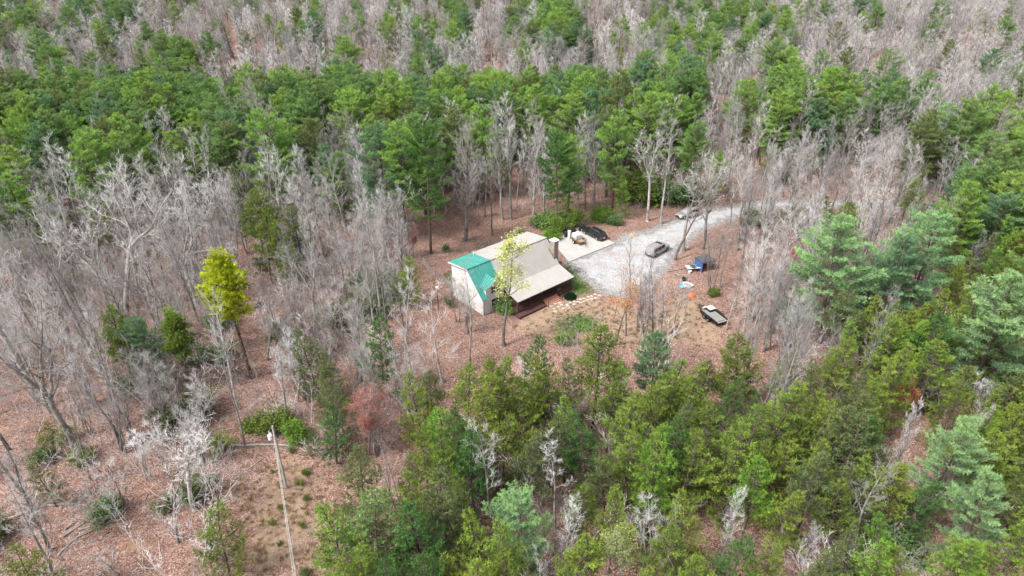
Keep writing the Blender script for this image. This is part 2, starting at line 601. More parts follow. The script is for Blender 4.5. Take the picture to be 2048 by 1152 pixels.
class TB:
    """Numpy triangle collector."""
    def __init__(s):
        s.V = []; s.T = []; s.tone = []; s.mi = []; s.n = 0

    def add(s, V, T, tone=.5, mi=0):
        s.V.append(V); s.T.append(T + s.n); s.n += len(V)
        s.tone.append(np.full(len(T), tone) if np.isscalar(tone) else tone)
        s.mi.append(np.full(len(T), mi))

    def tube(s, P, r, m=5, mi=0):
        P = np.asarray(P); k = len(P); r = np.asarray(r)
        t = np.empty_like(P); t[1:-1] = P[2:] - P[:-2]; t[0] = P[1] - P[0]; t[-1] = P[-1] - P[-2]
        t = nrm(t)
        a = np.array([0, 0, 1.]) if abs(t[:, 2]).mean() < .75 else np.array([1., 0, 0])
        x = nrm(np.cross(t, a)); y = np.cross(t, x)
        w = np.arange(m) * 2 * PI / m
        V = P[:, None] + (x[:, None] * np.cos(w)[None, :, None] + y[:, None] * np.sin(w)[None, :, None]) * r[:, None, None]
        I = np.arange(k * m).reshape(k, m); J = np.roll(I, -1, 1)
        T = np.concatenate([np.stack([I[:-1], J[:-1], J[1:]], -1).reshape(-1, 3), np.stack([I[:-1], J[1:], I[1:]], -1).reshape(-1, 3)])
        s.add(V.reshape(-1, 3), T, .5, mi)

    def cones(s, p0, p1, r, mi=0):
        p0 = np.asarray(p0); p1 = np.asarray(p1)
        if len(p0) == 0: return
        t = nrm(p1 - p0)
        a = np.where(np.abs(t[:, 2:3]) < .8, np.array([[0, 0, 1.]]), np.array([[1., 0, 0]]))
        x = nrm(np.cross(t, a)); y = np.cross(t, x)
        r = np.broadcast_to(np.asarray(r, float), (len(p0),))[:, None]
        V = np.stack([p0 + x * r, p0 - x * r * .5 + y * r * .87, p0 - x * r * .5 - y * r * .87, p1], 1)
        b = np.arange(len(p0))[:, None] * 4
        T = np.concatenate([b + np.array([[0, 1, 3]]), b + np.array([[1, 2, 3]]), b + np.array([[2, 0, 3]])])
        s.add(V.reshape(-1, 3), T, .5, mi)

    def blades(s, p, d, L, w, tone, rng, mi=0):
        """Needle bundles: narrow triangles from p along d."""
        sd = nrm(np.cross(d, rng.normal(size=d.shape)))
        L = L[:, None]; w = w[:, None]
        V = np.stack([p + sd * w * .5 + d * L * .2, p - sd * w * .5 + d * L * .2, p + d * L], 1)
        T = np.arange(len(p) * 3).reshape(-1, 3)
        s.add(V.reshape(-1, 3), T, tone, mi)

    def leaves(s, p, rng, size, tone, flat=.5, mi=0):
        d = nrm(rng.normal(size=p.shape) * np.array([1, 1, flat]))
        n_ = nrm(rng.normal(size=p.shape) + np.array([0, 0, 1.2]))
        sd = nrm(np.cross(d, n_))
        L = size[:, None]
        V = np.stack([p, p + d * L * .5 + sd * L * .32, p + d * L, p + d * L * .5 - sd * L * .32], 1)
        b = np.arange(len(p))[:, None] * 4
        T = np.stack([b + np.array([[0, 1, 2]]), b + np.array([[0, 2, 3]])], 1).reshape(-1, 3)
        s.add(V.reshape(-1, 3), T, np.repeat(tone, 2), mi)

    def mesh(s, name, mats):
        return rawmesh(name, np.concatenate(s.V), np.concatenate(s.T), mats, np.concatenate(s.tone), np.concatenate(s.mi))


def grow(rng, p, d, L, n, wander, trop=0.):
    P = [np.array(p, float)]; d = np.array(d, float)
    for _ in range(n):
        d = d + rng.normal(0, wander, 3); d[2] += trop; d = d / np.linalg.norm(d)
        P.append(P[-1] + d * (L / n))
    return np.array(P)


def along(P, t):
    k = t * (len(P) - 1); i = min(int(k), len(P) - 2); f = k - i
    return P[i] * (1 - f) + P[i + 1] * f, nrm(P[i + 1] - P[i])


def side_dir(rng, d, ang, az=None):
    a = np.array([0, 0, 1.]) if abs(d[2]) < .9 else np.array([1., 0, 0])
    x = nrm(np.cross(d, a)); y = np.cross(d, x)
    w = rng.uniform(0, 2 * PI) if az is None else az
    return nrm(d * math.cos(ang) + (x * math.cos(w) + y * math.sin(w)) * math.sin(ang))


def bare_tree(seed, H, form):
    """Leafless broadleaf tree: (trunk with limbs, crown of branches and twigs, twig tips)."""
    rng = np.random.default_rng(seed)
    tr, cr = TB(), TB()
    r0 = H * {'oak': .0135, 'slim': .0105, 'round': .0125, 'small': .010, 'multi': .009}[form]
    lean = rng.normal(0, .05, 3); lean[2] = 1
    stems = []
    if form == 'oak':
        hf = rng.uniform(.34, .48) * H
        P = grow(rng, (0, 0, -.4), lean, hf + .4, 6, .05, .03)
        tr.tube(P, np.linspace(r0 * 1.15, r0 * .8, len(P)), 8)
        tr.tube(np.array([[0, 0, -.4], [0, 0, .5]]), [r0 * 1.7, r0 * 1.05], 8)
        d = nrm(P[-1] - P[-2])
        for k in range(rng.integers(2, 4)):
            dd = side_dir(rng, d, rng.uniform(.2, .48), k * 2.3 + rng.uniform(-.5, .5))
            Q = grow(rng, P[-1], dd, H * rng.uniform(.42, .55), 8, .22, .05)
            rr = np.linspace(r0 * .62, r0 * .13, len(Q)); tr.tube(Q, rr, 6); stems.append((Q, rr, .12, 9))
        stems.append((P, np.linspace(r0, r0 * .8, len(P)), .72, 2))
    elif form == 'multi':
        for k in range(rng.integers(3, 6)):
            dd = side_dir(rng, np.array([0, 0, 1.]), rng.uniform(.06, .28), k * 1.6)
            Q = grow(rng, (rng.normal(0, .25), rng.normal(0, .25), -.3), dd, H * rng.uniform(.75, 1), 9, .07, .05)
            rr = np.linspace(r0, r0 * .12, len(Q)); tr.tube(Q, rr, 6); stems.append((Q, rr, .35, 7))
    else:
        Q = grow(rng, (0, 0, -.4), lean, H, 11, {'slim': .045, 'round': .035, 'small': .10}[form], .05)
        rr = np.linspace(r0 * 1.2, r0 * .1, len(Q)); tr.tube(Q, rr, 7)
        tr.tube(np.array([[0, 0, -.4], [0, 0, .5]]), [r0 * 1.8, r0 * 1.1], 7)
        stems.append((Q, rr, {'slim': .45, 'round': .22, 'small': .25}[form], {'slim': 15, 'round': 30, 'small': 11}[form]))
    tw0, tw1, twr = [], [], []
    par = {'oak': (.80, .36, .27, .34), 'slim': (.80, .24, .12, .14), 'round': (.62, .30, .07, .10), 'small': (.85, .34, .16, .2), 'multi': (.7, .25, .1, .14)}[form]
    ang, lf, wa, wb = par
    nl2 = {'oak': 7, 'slim': 6, 'round': 7, 'small': 5, 'multi': 6}[form]
    for Q, rr, t0, nl in stems:
        az = rng.uniform(0, 6)
        for j in range(nl):
            t = t0 + (1 - t0) * ((j + rng.uniform(.1, .9)) / nl) * .97
            p, d = along(Q, t)
            az += 2.4 + rng.uniform(-.5, .5)
            a = ang * rng.uniform(.75, 1.25)
            dd = side_dir(rng, d, a, az)
            if form in ('oak',): L = H * lf * rng.uniform(.55, 1.05) * (1.05 - .6 * t)
            elif form == 'round': L = H * lf * rng.uniform(.8, 1.1) * (1.12 - .85 * t) * min(1, .55 + 1.6 * (t - t0))
            else: L = H * lf * rng.uniform(.6, 1.15) * (1.15 - .75 * t)
            rb = max(.016, np.interp(t, np.linspace(0, 1, len(rr)), rr) * .55)
            B = grow(rng, p, dd, L, 6, wa, .06)
            rB = np.linspace(rb, .011, len(B))
            tr.tube(B, rB, 5)
            for k in range(nl2):
                t2 = .25 + .75 * (k + rng.uniform(0, 1)) / nl2
                p2, d2 = along(B, min(.99, t2))
                L2 = L * rng.uniform(.28, .52) * (1.15 - .5 * t2)
                D2 = side_dir(rng, d2, rng.uniform(.5, 1.0))
                C = grow(rng, p2, D2, L2, 4, wb, .07)
                r2 = max(.009, np.interp(t2, np.linspace(0, 1, len(rB)), rB) * .55)
                cr.tube(C, np.linspace(r2, .007, len(C)), 4)
                n3 = 4 if form == 'oak' else 5
                for q in range(n3):
                    t3 = .2 + .8 * (q + rng.uniform(0, 1)) / n3
                    p3, d3 = along(C, min(.99, t3))
                    D3 = side_dir(rng, d3, rng.uniform(.4, .95)); D3 = nrm(D3 + np.array([0, 0, .22]))
                    L3 = min(2.0, max(.5, L2 * rng.uniform(.35, .7)))
                    mid = p3 + D3 * L3 * .5
                    D3b = nrm(D3 + rng.normal(0, .3, 3) + np.array([0, 0, .12]))
                    end = mid + D3b * L3 * .5
                    tw0.append(p3); tw1.append(mid + D3 * .02); twr.append(.016)
                    tw0.append(mid - D3 * .03); tw1.append(end); twr.append(.013)
                    for e in range(1 if form == 'oak' else 2):
                        b_ = p3 + (mid - p3) * rng.uniform(.2, 1) if e < 1 else mid + (end - mid) * rng.uniform(0, .8)
                        D4 = nrm(side_dir(rng, D3b, rng.uniform(.5, .9)) + np.array([0, 0, .2]))
                        tw0.append(b_); tw1.append(b_ + D4 * rng.uniform(.3, .6) * min(1.0, L3)); twr.append(.011)
    tw0, tw1 = np.array(tw0), np.array(tw1)
    cr.cones(tw0, tw1, np.array(twr) * {'oak': 1.05, 'slim': .72, 'round': .70, 'small': .42, 'multi': .50}[form], 0)
    tm = tr.mesh('bare_tree_trunk', [M_BARE])
    cm = cr.mesh('bare_tree_crown', [M_TWIG])
    return tm, cm, tw1


def leaf_mesh(tips, seed, name, n, size, spread, hue=.5, zmin=0.):
    rng = np.random.default_rng(seed)
    tp = tips[tips[:, 2] > zmin] if zmin else tips
    # leaves gather in clumps: choose twigs by a smooth field
    f = np.sin(tp[:, 0] * 1.7 + seed) + np.sin(tp[:, 1] * 1.9 + 2 * seed) + np.sin(tp[:, 2] * 1.3)
    w = np.exp(f * .5); w /= w.sum()
    p = tp[rng.choice(len(tp), n, p=w)] + rng.normal(0, spread, (n, 3))
    tb = TB()
    tb.leaves(p, rng, rng.uniform(.7, 1.3, n) * size, np.clip(rng.normal(.5, .22, n), 0, 1))
    return tb.mesh(name, [M_LEAF])


def tufts(tb, rng, p, d, L, w, per, spread, tone):
    """Brushes of needles round every point p, leaning along d."""
    k = len(p)
    P = np.repeat(p, per, 0); D = np.repeat(d, per, 0)
    dd = nrm(D * (1.3 - spread) + rng.normal(size=P.shape) * spread + np.array([0, 0, .18]))
    tn = np.clip(np.repeat(tone, per) + rng.normal(0, .07, k * per), 0, 1)
    P = P - dd * (rng.uniform(0, .25, k * per) * L)[:, None] + rng.normal(0, L * .12, P.shape)
    tb.blades(P, dd, L * rng.uniform(.75, 1.25, k * per), np.full(k * per, w), tn, rng)


def white_pine(seed, H, crown0=.25, wide=.20):
    """Eastern white pine: whorls of level boughs with soft plumes."""
    rng = np.random.default_rng(seed)
    tr, cr = TB(), TB()
    lean = rng.normal(0, .03, 3); lean[2] = 1
    Q = grow(rng, (0, 0, -.4), lean, H, 12, .018, .03)
    r0 = H * .0125
    rr = np.linspace(r0 * 1.15, .025, len(Q)); tr.tube(Q, rr, 7)
    z = crown0
    tp, td, tt = [], [], []
    ecc = rng.uniform(0, 6); ea = rng.uniform(.0, .3)
    while z < .985:
        u = (z - crown0) / (1 - crown0)
        prof = (min(1, .60 + 1.2 * u)) * (1 - u ** 2.9) ** .85 + .06
        nb = rng.integers(4, 7)
        a0 = rng.uniform(0, 6)
        p, _ = along(Q, z)
        tone_w = rng.normal(0, .05)
        for k in range(nb):
            if rng.uniform() < .12: continue
            az = a0 + k * 2 * PI / nb + rng.uniform(-.3, .3)
            L = H * wide * prof * rng.uniform(.52, 1.30) * (1 + ea * math.cos(az - ecc))
            if L < .35: L = .35
            up = .05 + .75 * u ** 2 + rng.uniform(-.10, .14)
            d = nrm(np.array([math.cos(az), math.sin(az), up]))
            B = grow(rng, p, d, L, 6, .05, .045)
            tr.tube(B[:5], np.linspace(max(.018, r0 * .3 * (1 - .7 * z)), .012, 5), 4)
            lat = nrm(np.array([-math.sin(az), math.cos(az), 0]))
            tb_ = rng.normal(0, .09) + tone_w
            n = max(2, int(L / .40))
            for j in range(n):
                t = .30 + .70 * (j + .5) / n
                q, dq = along(B, min(.99, t))
                for sgn in (-1, 1):
                    ls = (1.05 - .55 * t) * L * .29 * rng.uniform(.6, 1.25)
                    sd = nrm(dq * .75 + lat * sgn * rng.uniform(.6, 1.1) + np.array([0, 0, rng.uniform(.0, .30)]))
                    m = max(1, int(ls / .36))
                    for i in range(m):
                        tp.append(q + sd * ls * (i + 1) / m); td.append(sd); tt.append(.16 + tb_ + .26 * (i + 1) / m + .34 * t + .12 * u)  # paler young tips; inner tufts darkened as painted crown shade
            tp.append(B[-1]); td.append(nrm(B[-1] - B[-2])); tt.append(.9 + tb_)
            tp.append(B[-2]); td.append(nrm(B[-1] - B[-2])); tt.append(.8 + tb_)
        z += rng.uniform(.78, 1.30) / H * (1.25 - .5 * u)
    p, d = along(Q, .99)
    for i in range(5):
        tp.append(p + np.array([0, 0, .12 * i])); td.append(np.array([0, 0, 1.])); tt.append(.7)
    tp, td, tt = np.array(tp), np.array(td), np.clip(np.array(tt), 0, 1)
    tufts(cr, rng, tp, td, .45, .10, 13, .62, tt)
    return tr.mesh('white_pine_trunk', [M_PBARK]), cr.mesh('white_pine_crown', [M_NEEDLE]), len(tp)


def scrub_pine(seed, H, crown0=.3, wide=.24, ragged=.5):
    """Virginia pine: short needles in flattened sprays on wandering boughs, dead twigs below."""
    rng = np.random.default_rng(seed)
    tr, cr = TB(), TB()
    lean = rng.normal(0, .06, 3); lean[2] = 1
    Q = grow(rng, (0, 0, -.4), lean, H, 10, .045, .04)
    r0 = H * .0115
    tr.tube(Q, np.linspace(r0 * 1.15, .02, len(Q)), 6)
    # dead stubs under the crown
    for k in range(34):
        z = rng.uniform(.10, crown0 + .35); p, _ = along(Q, z); az = rng.uniform(0, 6.3)
        d = nrm(np.array([math.cos(az), math.sin(az), rng.uniform(-.2, .25)]))
        B = grow(rng, p, d, H * rng.uniform(.05, .13), 3, .12)
        tr.tube(B, np.linspace(.022, .007, 4), 3, 1)
    tp, td, tt = [], [], []
    nb = int(H * 5.0)
    for k in range(nb):
        u = (k + rng.uniform(0, 1)) / nb
        z = crown0 + (1 - crown0) * u * .99
        p, _ = along(Q, z)
        az = k * 2.4 + rng.uniform(-.6, .6)
        prof = min(1, .7 + 1.2 * u) * (1 - u ** 1.35) ** .85 * 1.2 + .06
        L = max(.4, H * wide * prof * (1 - ragged * .5 + ragged * rng.uniform(0, 1)))
        d = nrm(np.array([math.cos(az), math.sin(az), .10 + .7 * u ** 1.5 + rng.uniform(-.15, .2)]))
        B = grow(rng, p, d, L, 5, .12, .05)
        tr.tube(B, np.linspace(max(.016, r0 * .28), .009, len(B)), 4)
        lat = nrm(np.array([-math.sin(az), math.cos(az), 0])); tb_ = rng.normal(0, .10)
        n = max(2, int(L / .30))
        for j in range(n):
            t = .25 + .75 * (j + .5) / n
            q, dq = along(B, min(.99, t))
            for sgn in (-1, 1):
                ls = max(.22, (1.1 - .6 * t) * L * .30 * rng.uniform(.4, 1.3))
                sd = nrm(dq * .6 + lat * sgn * rng.uniform(.5, 1.2) + np.array([0, 0, rng.uniform(-.05, .40)]))
                m = max(1, int(ls / .20))
                for i in range(m):
                    tp.append(q + sd * ls * (i + 1) / m + rng.normal(0, .05, 3)); td.append(sd); tt.append(.12 + tb_ + .30 * (i + 1) / m + .30 * t)  # inner tufts dark, crown shade put into their colour; young tips paler
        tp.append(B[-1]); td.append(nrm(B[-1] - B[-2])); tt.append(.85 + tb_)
    tp, td, tt = np.array(tp), np.array(td), np.clip(np.array(tt), 0, 1)
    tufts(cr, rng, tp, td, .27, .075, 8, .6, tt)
    return tr.mesh('scrub_pine_trunk', [M_PBARK, M_DEAD]), cr.mesh('scrub_pine_crown', [M_NEEDLE]), len(tp)


def shortleaf_pine(seed, H, crown0=.42, wide=.24):
    """Pine with dense rounded pompoms of needles at the branch ends."""
    rng = np.random.default_rng(seed)
    tr, cr = TB(), TB()
    Q = grow(rng, (0, 0, -.4), (.03, .02, 1), H, 10, .035, .04)
    r0 = H * .012
    tr.tube(Q, np.linspace(r0 * 1.15, .03, len(Q)), 7)
    tp, td, tt = [], [], []
    nb = 64
    for k in range(nb):
        u = (k + rng.uniform(0, 1)) / nb
        p, _ = along(Q, crown0 + (1 - crown0) * u * .97)
        az = k * 2.4 + rng.uniform(-.5, .5)
        prof = (.62 + .38 * math.sin(u * PI * 1.05)) * (1 - u ** 3.2) ** .7 * rng.uniform(.62, 1.08)
        L = max(.8, H * wide * prof)
        d = nrm(np.array([math.cos(az), math.sin(az), .25 + .5 * u + rng.uniform(-.15, .15)]))
        B = grow(rng, p, d, L, 5, .10, .05)
        tr.tube(B, np.linspace(max(.03, r0 * .35), .015, len(B)), 5)
        tb_ = rng.normal(0, .12)
        for c in range(5):
            q, dq = along(B, rng.uniform(.45, 1) if c else .98)
            o = q + rng.normal(0, .30, 3)
            ng = 9
            v = nrm(rng.normal(size=(ng, 3)) + np.array([0, 0, .6]))
            for i in range(ng):
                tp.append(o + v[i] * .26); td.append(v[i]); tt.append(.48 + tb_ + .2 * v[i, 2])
    tp, td, tt = np.array(tp), np.array(td), np.clip(np.array(tt), 0, 1)
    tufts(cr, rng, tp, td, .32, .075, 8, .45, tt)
    return tr.mesh('shortleaf_pine_trunk', [M_PBARK]), cr.mesh('shortleaf_pine_crown', [M_NEEDLE]), len(tp)


def evergreen_shrub(seed, H, W, leaf=.20, n=2600):
    rng = np.random.default_rng(seed)
    tr, cr = TB(), TB()
    pts = []
    for k in range(9):
        az = k * 2.4 + rng.uniform(-.4, .4)
        d = nrm(np.array([math.cos(az), math.sin(az), rng.uniform(.5, 2.2)]))
        P = grow(rng, (0, 0, -.1), d, H * rng.uniform(.55, 1.0), 5, .16, .05)
        tr.tube(P, np.linspace(.045, .012, len(P)), 4)
        for t in np.linspace(.35, 1, 5):
            q, dq = along(P, min(.99, t))
            for e in range(3):
                D = side_dir(rng, dq, rng.uniform(.4, 1.1))
                S = grow(rng, q, D, W * rng.uniform(.2, .45), 3, .15, .04)
                tr.tube(S, np.linspace(.014, .005, len(S)), 3)
                pts.append(S[-1]); pts.append(S[-2])
    pts = np.array(pts)
    idx = rng.integers(0, len(pts), n)
    ct = rng.normal(.5, .16, len(pts))
    p = pts[idx] + rng.normal(0, .22, (n, 3)) * np.array([1, 1, .7])
    p[:, 2] = np.maximum(p[:, 2], .05)
    cr.leaves(p, rng, rng.uniform(.7, 1.3, n) * leaf, np.clip(ct[idx] + rng.normal(0, .1, n), 0, 1))
    return tr.mesh('shrub_stem', [M_PBARK]), cr.mesh('shrub_foliage', [M_LEAF]), len(p)


# ------------------------------------------------------------------ plants: the kinds
BARE = {}
for i, (form, H) in enumerate([('oak', 20), ('oak', 19), ('oak', 18), ('oak', 20), ('slim', 19), ('slim', 18), ('slim', 20), ('round', 20), ('round', 17), ('small', 9), ('small', 8), ('multi', 12), ('multi', 10), ('slim', 17)]):
    tm, cm, tips = bare_tree(100 + i, H, form)
    BARE.setdefault(form, []).append((tm, cm, H, tips))
WPINE = []
for i, (H, c0, w) in enumerate([(20, .20, .225), (22, .28, .20), (19, .15, .25), (21, .32, .22), (18, .10, .26), (23, .38, .195)]):
    a, b, n_ = white_pine(200 + i, H, c0, w); WPINE.append((a, b, H))
SPINE = []
for i, (H, c0, w, rg_) in enumerate([(11, .22, .195, .5), (12, .30, .175, .7), (10, .15, .225, .5), (12, .25, .20, .8), (11, .45, .20, .6), (9, .08, .25, .5)]):
    a, b, n_ = scrub_pine(300 + i, H, c0, w, rg_); SPINE.append((a, b, H))
SLPINE = [shortleaf_pine(401, 14, .56, .165)[:2] + (14,), shortleaf_pine(402, 12, .45, .19)[:2] + (12,)]
SHRUB = [evergreen_shrub(500 + i, H, W)[:2] + (H,) for i, (H, W) in enumerate([(2.4, 2.4), (3.2, 2.6), (1.8, 2.6)])]

# colours of foliage (linear)
GREEN = {
    'blue green': (0.112, 0.195, 0.118), 'mid green': (0.138, 0.222, 0.090), 'yellow green': (0.178, 0.276, 0.078), 'pale mint': (0.190, 0.305, 0.165), 'dark green': (0.074, 0.150, 0.050), 'olive': (0.138, 0.190, 0.048), 'bright olive': (0.180, 0.246, 0.054), 'dull green': (0.130, 0.165, 0.074), 'fresh green': (0.148, 0.265, 0.050), 'vivid yellow': (0.350, 0.430, 0.036),
}
BARKC = {'pale': (1.0, .985, .97), 'grey': (.70, .685, .69), 'brown': (.55, .48, .44), 'pinkish': (.84, .785, .785), 'silver': (1.16, 1.17, 1.18)}

PLANTS = []      # everything planted, named and labelled further down


def plant(kind, meshes, x, y, h, rz, col, tone, wide=1.0, label=None, extra=None, barkcol=None, names=('trunk', 'crown'), lean=None):
    """Keeps a plant for later: the largest of a kind become things, the rest a wood."""
    z = float(gz(x, y))
    u, v, d = proj((x, y, z + h))
    PLANTS.append(dict(kind=kind, m=meshes, x=x, y=y, z=z, h=h, rz=rz, col=col, tone=tone, wide=wide, label=label, u=u, v=v, d=d, size=h * FPX / max(d, 1), extra=extra, barkcol=barkcol, names=names, lean=lean))


RN = random.Random(11)


def pick(lst, i=None):
    return lst[RN.randrange(len(lst)) if i is None else i % len(lst)]


def t_white(u, v, h, tone='mid green', wide=1., i=None, label=None, base=None):
    p = at(*base) if base else at_top(u, v, h)
    plant('white_pine', pick(WPINE, i), p[0], p[1], h, RN.uniform(0, 6.3), GREEN[tone], tone, wide, label)


def t_scrub(u, v, h, tone='olive', wide=1., i=None, label=None, base=None):
    p = at(*base) if base else at_top(u, v, h)
    plant('scrub_pine', pick(SPINE, i), p[0], p[1], h, RN.uniform(0, 6.3), GREEN[tone], tone, wide, label)


def h_from(top_v, base):
    """Height of an upright thing from its foot's pixel and the pixel row of its top."""
    p = at(*base)
    lo, hi = .2, 40.
    for _ in range(40):
        m = (lo + hi) / 2
        if proj((p[0], p[1], p[2] + m))[1] > top_v: lo = m
        else: hi = m
    return lo


def t_bare(base, top_v, form='oak', tone='pale', wide=1., i=None, label=None, leaf=None, rz=None, h=None, lean=None):
    p = at(*base)
    h = h or h_from(top_v, base)
    plant('bare_tree', pick(BARE[form], i), p[0], p[1], h, RN.uniform(0, 6.3) if rz is None else rz, BARKC[tone], (form, tone), wide, label, extra=leaf, lean=lean)


def t_shrub(u, v, h=2., tone='mid green', wide=1., i=None, label=None):
    p = at(u, v)
    plant('evergreen_shrub', pick(SHRUB, i), p[0], p[1], h, RN.uniform(0, 6.3), GREEN[tone], tone, wide, label, names=('stem', 'foliage'))
# ------------------------------------------------------------------ plants that stand out in the photo
LEAFM = {
    'fresh': leaf_mesh(BARE['slim'][3][3], 7, 'young_leaves', 3300, .20, .30, zmin=7.0),
    'orange': leaf_mesh(BARE['small'][0][3], 8, 'withered_leaves', 1800, .12, .14),
    'orange2': leaf_mesh(BARE['small'][1][3], 9, 'withered_leaves', 2600, .15, .12),
    'red': leaf_mesh(BARE['multi'][1][3], 10, 'red_buds', 6500, .10, .16),
    'cream': leaf_mesh(BARE['small'][1][3], 12, 'pale_blossom', 1300, .10, .09),
    'tan': leaf_mesh(BARE['small'][0][3], 13, 'tan_leaves', 700, .12, .10),
}
LC = {'fresh': (.47, .54, .17), 'orange': (.48, .26, .12), 'orange2': (.50, .235, .11), 'red': (.27, .082, .07), 'cream': (.52, .48, .36), 'tan': (.42, .30, .13), 'coral': (.56, .16, .105)}

# white pines and their like
t_white(350, 262, 16, 'yellow green', 1.05, 4, 'bright yellow-green white pine standing alone among grey oaks')
t_white(152, 262, 20, 'yellow green', 1.0, 0, 'yellow-green white pine beside a dull olive pine in the upper left')
t_white(175, 255, 19, 'mid green', 1.0, 2)
t_white(85, 275, 13, 'dull green', 1.0, 5)
t_white(15, 290, 18, 'yellow green', 1.1, 1)
t_white(20, 345, 16, 'yellow green', 1.15, 4)
t_white(270, 215, 18, 'mid green', 1.1, 0)
t_white(430, 185, 21, 'mid green', 1.1, 1)
t_white(455, 220, 19, 'blue green', 1.0, 3)
t_white(520, 218, 22, 'yellow green', 1.05, 0)
t_white(500, 165, 18, 'mid green', 1.0, 2)
t_white(615, 165, 19, 'mid green', 1.15, 4)
t_white(690, 150, 19, 'mid green', 1.1, 2)
t_white(790, 240, 22, 'yellow green', 1.05, 1)
t_white(755, 248, 21, 'blue green', 1.15, 0, 'broad bluish white pine with pale plumes left of the tall dark one')
t_white(850, 240, 24, 'dark green', .8, 3, 'tall narrow dark white pine just beyond the cabin fence corner', base=(862, 508))
t_white(815, 152, 19, 'blue green', 1.1, 4)
t_white(950, 205, 20, 'yellow green', .95, 2)
t_white(920, 190, 18, 'yellow green', 1., 0)
t_white(1010, 165, 20, 'mid green', 1., 1)
t_white(1075, 170, 20, 'yellow green', 1., 5)
t_white(1130, 140, 19, 'mid green', 1.1, 2)
t_white(1120, 262, 19, 'dark green', .9, 3)
t_white(1325, 190, 18, 'yellow green', 1.15, 4)
t_white(1240, 218, 21, 'yellow green', .85, 1)
t_white(1570, 178, 19, 'yellow green', 1.05, 0)
t_white(1605, 150, 20, 'mid green', 1.1, 2)
t_white(1650, 195, 17, 'blue green', 1., 4)
t_white(1780, 98, 19, 'mid green', 1.1, 0)
t_white(1855, 140, 18, 'mid green', 1., 2)
t_white(1905, 205, 17, 'pale mint', 1., 4)
t_white(1955, 195, 20, 'mid green', 1.1, 3)
t_white(1990, 262, 18, 'mid green', 1.15, 0)
t_white(2025, 180, 19, 'yellow green', 1.0, 2)
t_white(1300, 120, 18, 'blue green', 1.1, 2)
t_white(1340, 30, 19, 'blue green', 1.1, 0)
t_white(1465, 28, 19, 'blue green', .9, 1)
t_white(1075, 6, 19, 'mid green', 1.0, 3)
t_white(1095, 0, 18, 'mid green', 1.1, 4)
t_white(868, 82, 17, 'blue green', 1.2, 2)
t_white(835, 55, 14, 'mid green', .8, 3)
t_white(690, 32, 17, 'mid green', .8, 0)
t_white(115, 50, 17, 'blue green', 1.1, 4)
t_white(28, 28, 18, 'mid green', .9, 5)
t_white(325, 58, 17, 'mid green', 1.0, 2)
t_white(225, 0, 18, 'mid green', .9, 1)
t_white(930, 2, 17, 'mid green', .9, 0)
t_white(1640, 440, 19.5, 'pale mint', 1.15, 2, 'large solitary blue-green white pine right of the parking area', base=(1632, 690))
t_white(1885, 418, 20, 'pale mint', 1.05, 0, 'large pale-tipped white pine near the bend of the road')
t_white(1800, 470, 17, 'blue green', 1.0, 4)
t_white(1925, 830, 14, 'pale mint', .85, 2, 'big mint-green white pine towering over the lower right pines')
t_white(1995, 955, 12, 'pale mint', .8, 4)
t_white(1045, 985, 12, 'pale mint', 1.1, 0, 'small round mint-green pine among the olive pines at the bottom')
t_white(2046, 545, 18, 'pale mint', 1.1, 4)
t_white(272, 632, 11, 'blue green', .95, 0, 'small blue-green white pine between two olive pines on the leaf floor')
t_white(1320, 668, 12, 'blue green', .9, 2)
t_white(1395, 240, 17, 'mid green', .8, 3)
t_white(1440, 300, 12, 'fresh green', .8, 1)
t_white(1380, 252, 14, 'fresh green', .8, 5)
# scrub pines and the bright one
p_ = at(503, 757)
plant('shortleaf_pine', SLPINE[0], p_[0], p_[1], h_from(518, (503, 757)), 1.0, GREEN['vivid yellow'], 'vivid yellow', 1.05, 'brilliant yellow-green pine with a bare trunk in the left woods')
p_ = at_top(335, 632, 11)
plant('shortleaf_pine', SLPINE[1], p_[0], p_[1], 11, 2.0, GREEN['bright olive'], 'bright olive', 1.0, 'rounded tufted green pine beside the small blue-green pine')
p_ = at(1182, 865)
plant('tall_scrub_pine', SPINE[4], p_[0], p_[1], h_from(640, (1182, 865)), 2.2, GREEN['olive'], 'olive', .95, 'tall olive pine with a long bare trunk below the yard')
t_scrub(205, 595, 12, 'olive', 1.1, 1)
t_scrub(815, 505, 9, 'bright olive', 1.0, 5, 'small olive-yellow pine leafy to the ground left of the cabin', base=(818, 612))
t_scrub(412, 585, 9, 'dark green', .8, 1)
t_scrub(245, 640, 10, 'olive', 1., 4)
t_scrub(660, 745, 10, 'dull green', .95, 5)
t_scrub(655, 815, 8, 'dark green', 1.1, 2)
t_scrub(620, 860, 3.5, 'dark green', 1.2, 5)
t_scrub(700, 905, 12, 'dull green', 1.1, 2)
t_scrub(725, 960, 13, 'mid green', 1.05, 5)
t_scrub(660, 990, 11, 'fresh green', .9, 5)
t_scrub(410, 1000, 10, 'olive', .9, 5, 'olive pine standing alone at the edge of the straw clearing')
t_scrub(35, 1095, 8, 'olive', 1.1, 5)
t_scrub(70, 925, 6, 'dull green', 1.1, 2)
t_scrub(1840, 318, 12, 'olive', .9, 3)
t_scrub(1985, 370, 15, 'dark green', 1.1, 0)
t_scrub(1708, 398, 15, 'olive', .95, 4, 'dark rounded olive pine beside the far end of the road')
t_scrub(1238, 345, h_from(345, (1243, 437)), 'fresh green', .62, 5, 'bright green slender pine behind the black car', base=(1243, 437))
t_scrub(1345, 700, 11, 'bright olive', 1.1, 0)
t_scrub(1500, 660, 12, 'olive', 1.1, 2)
t_scrub(1570, 735, 14, 'bright olive', 1.1, 1)
t_scrub(1480, 800, 13, 'olive', 1.1, 3)
t_scrub(1060, 670, 13, 'dark green', 1.0, 2)
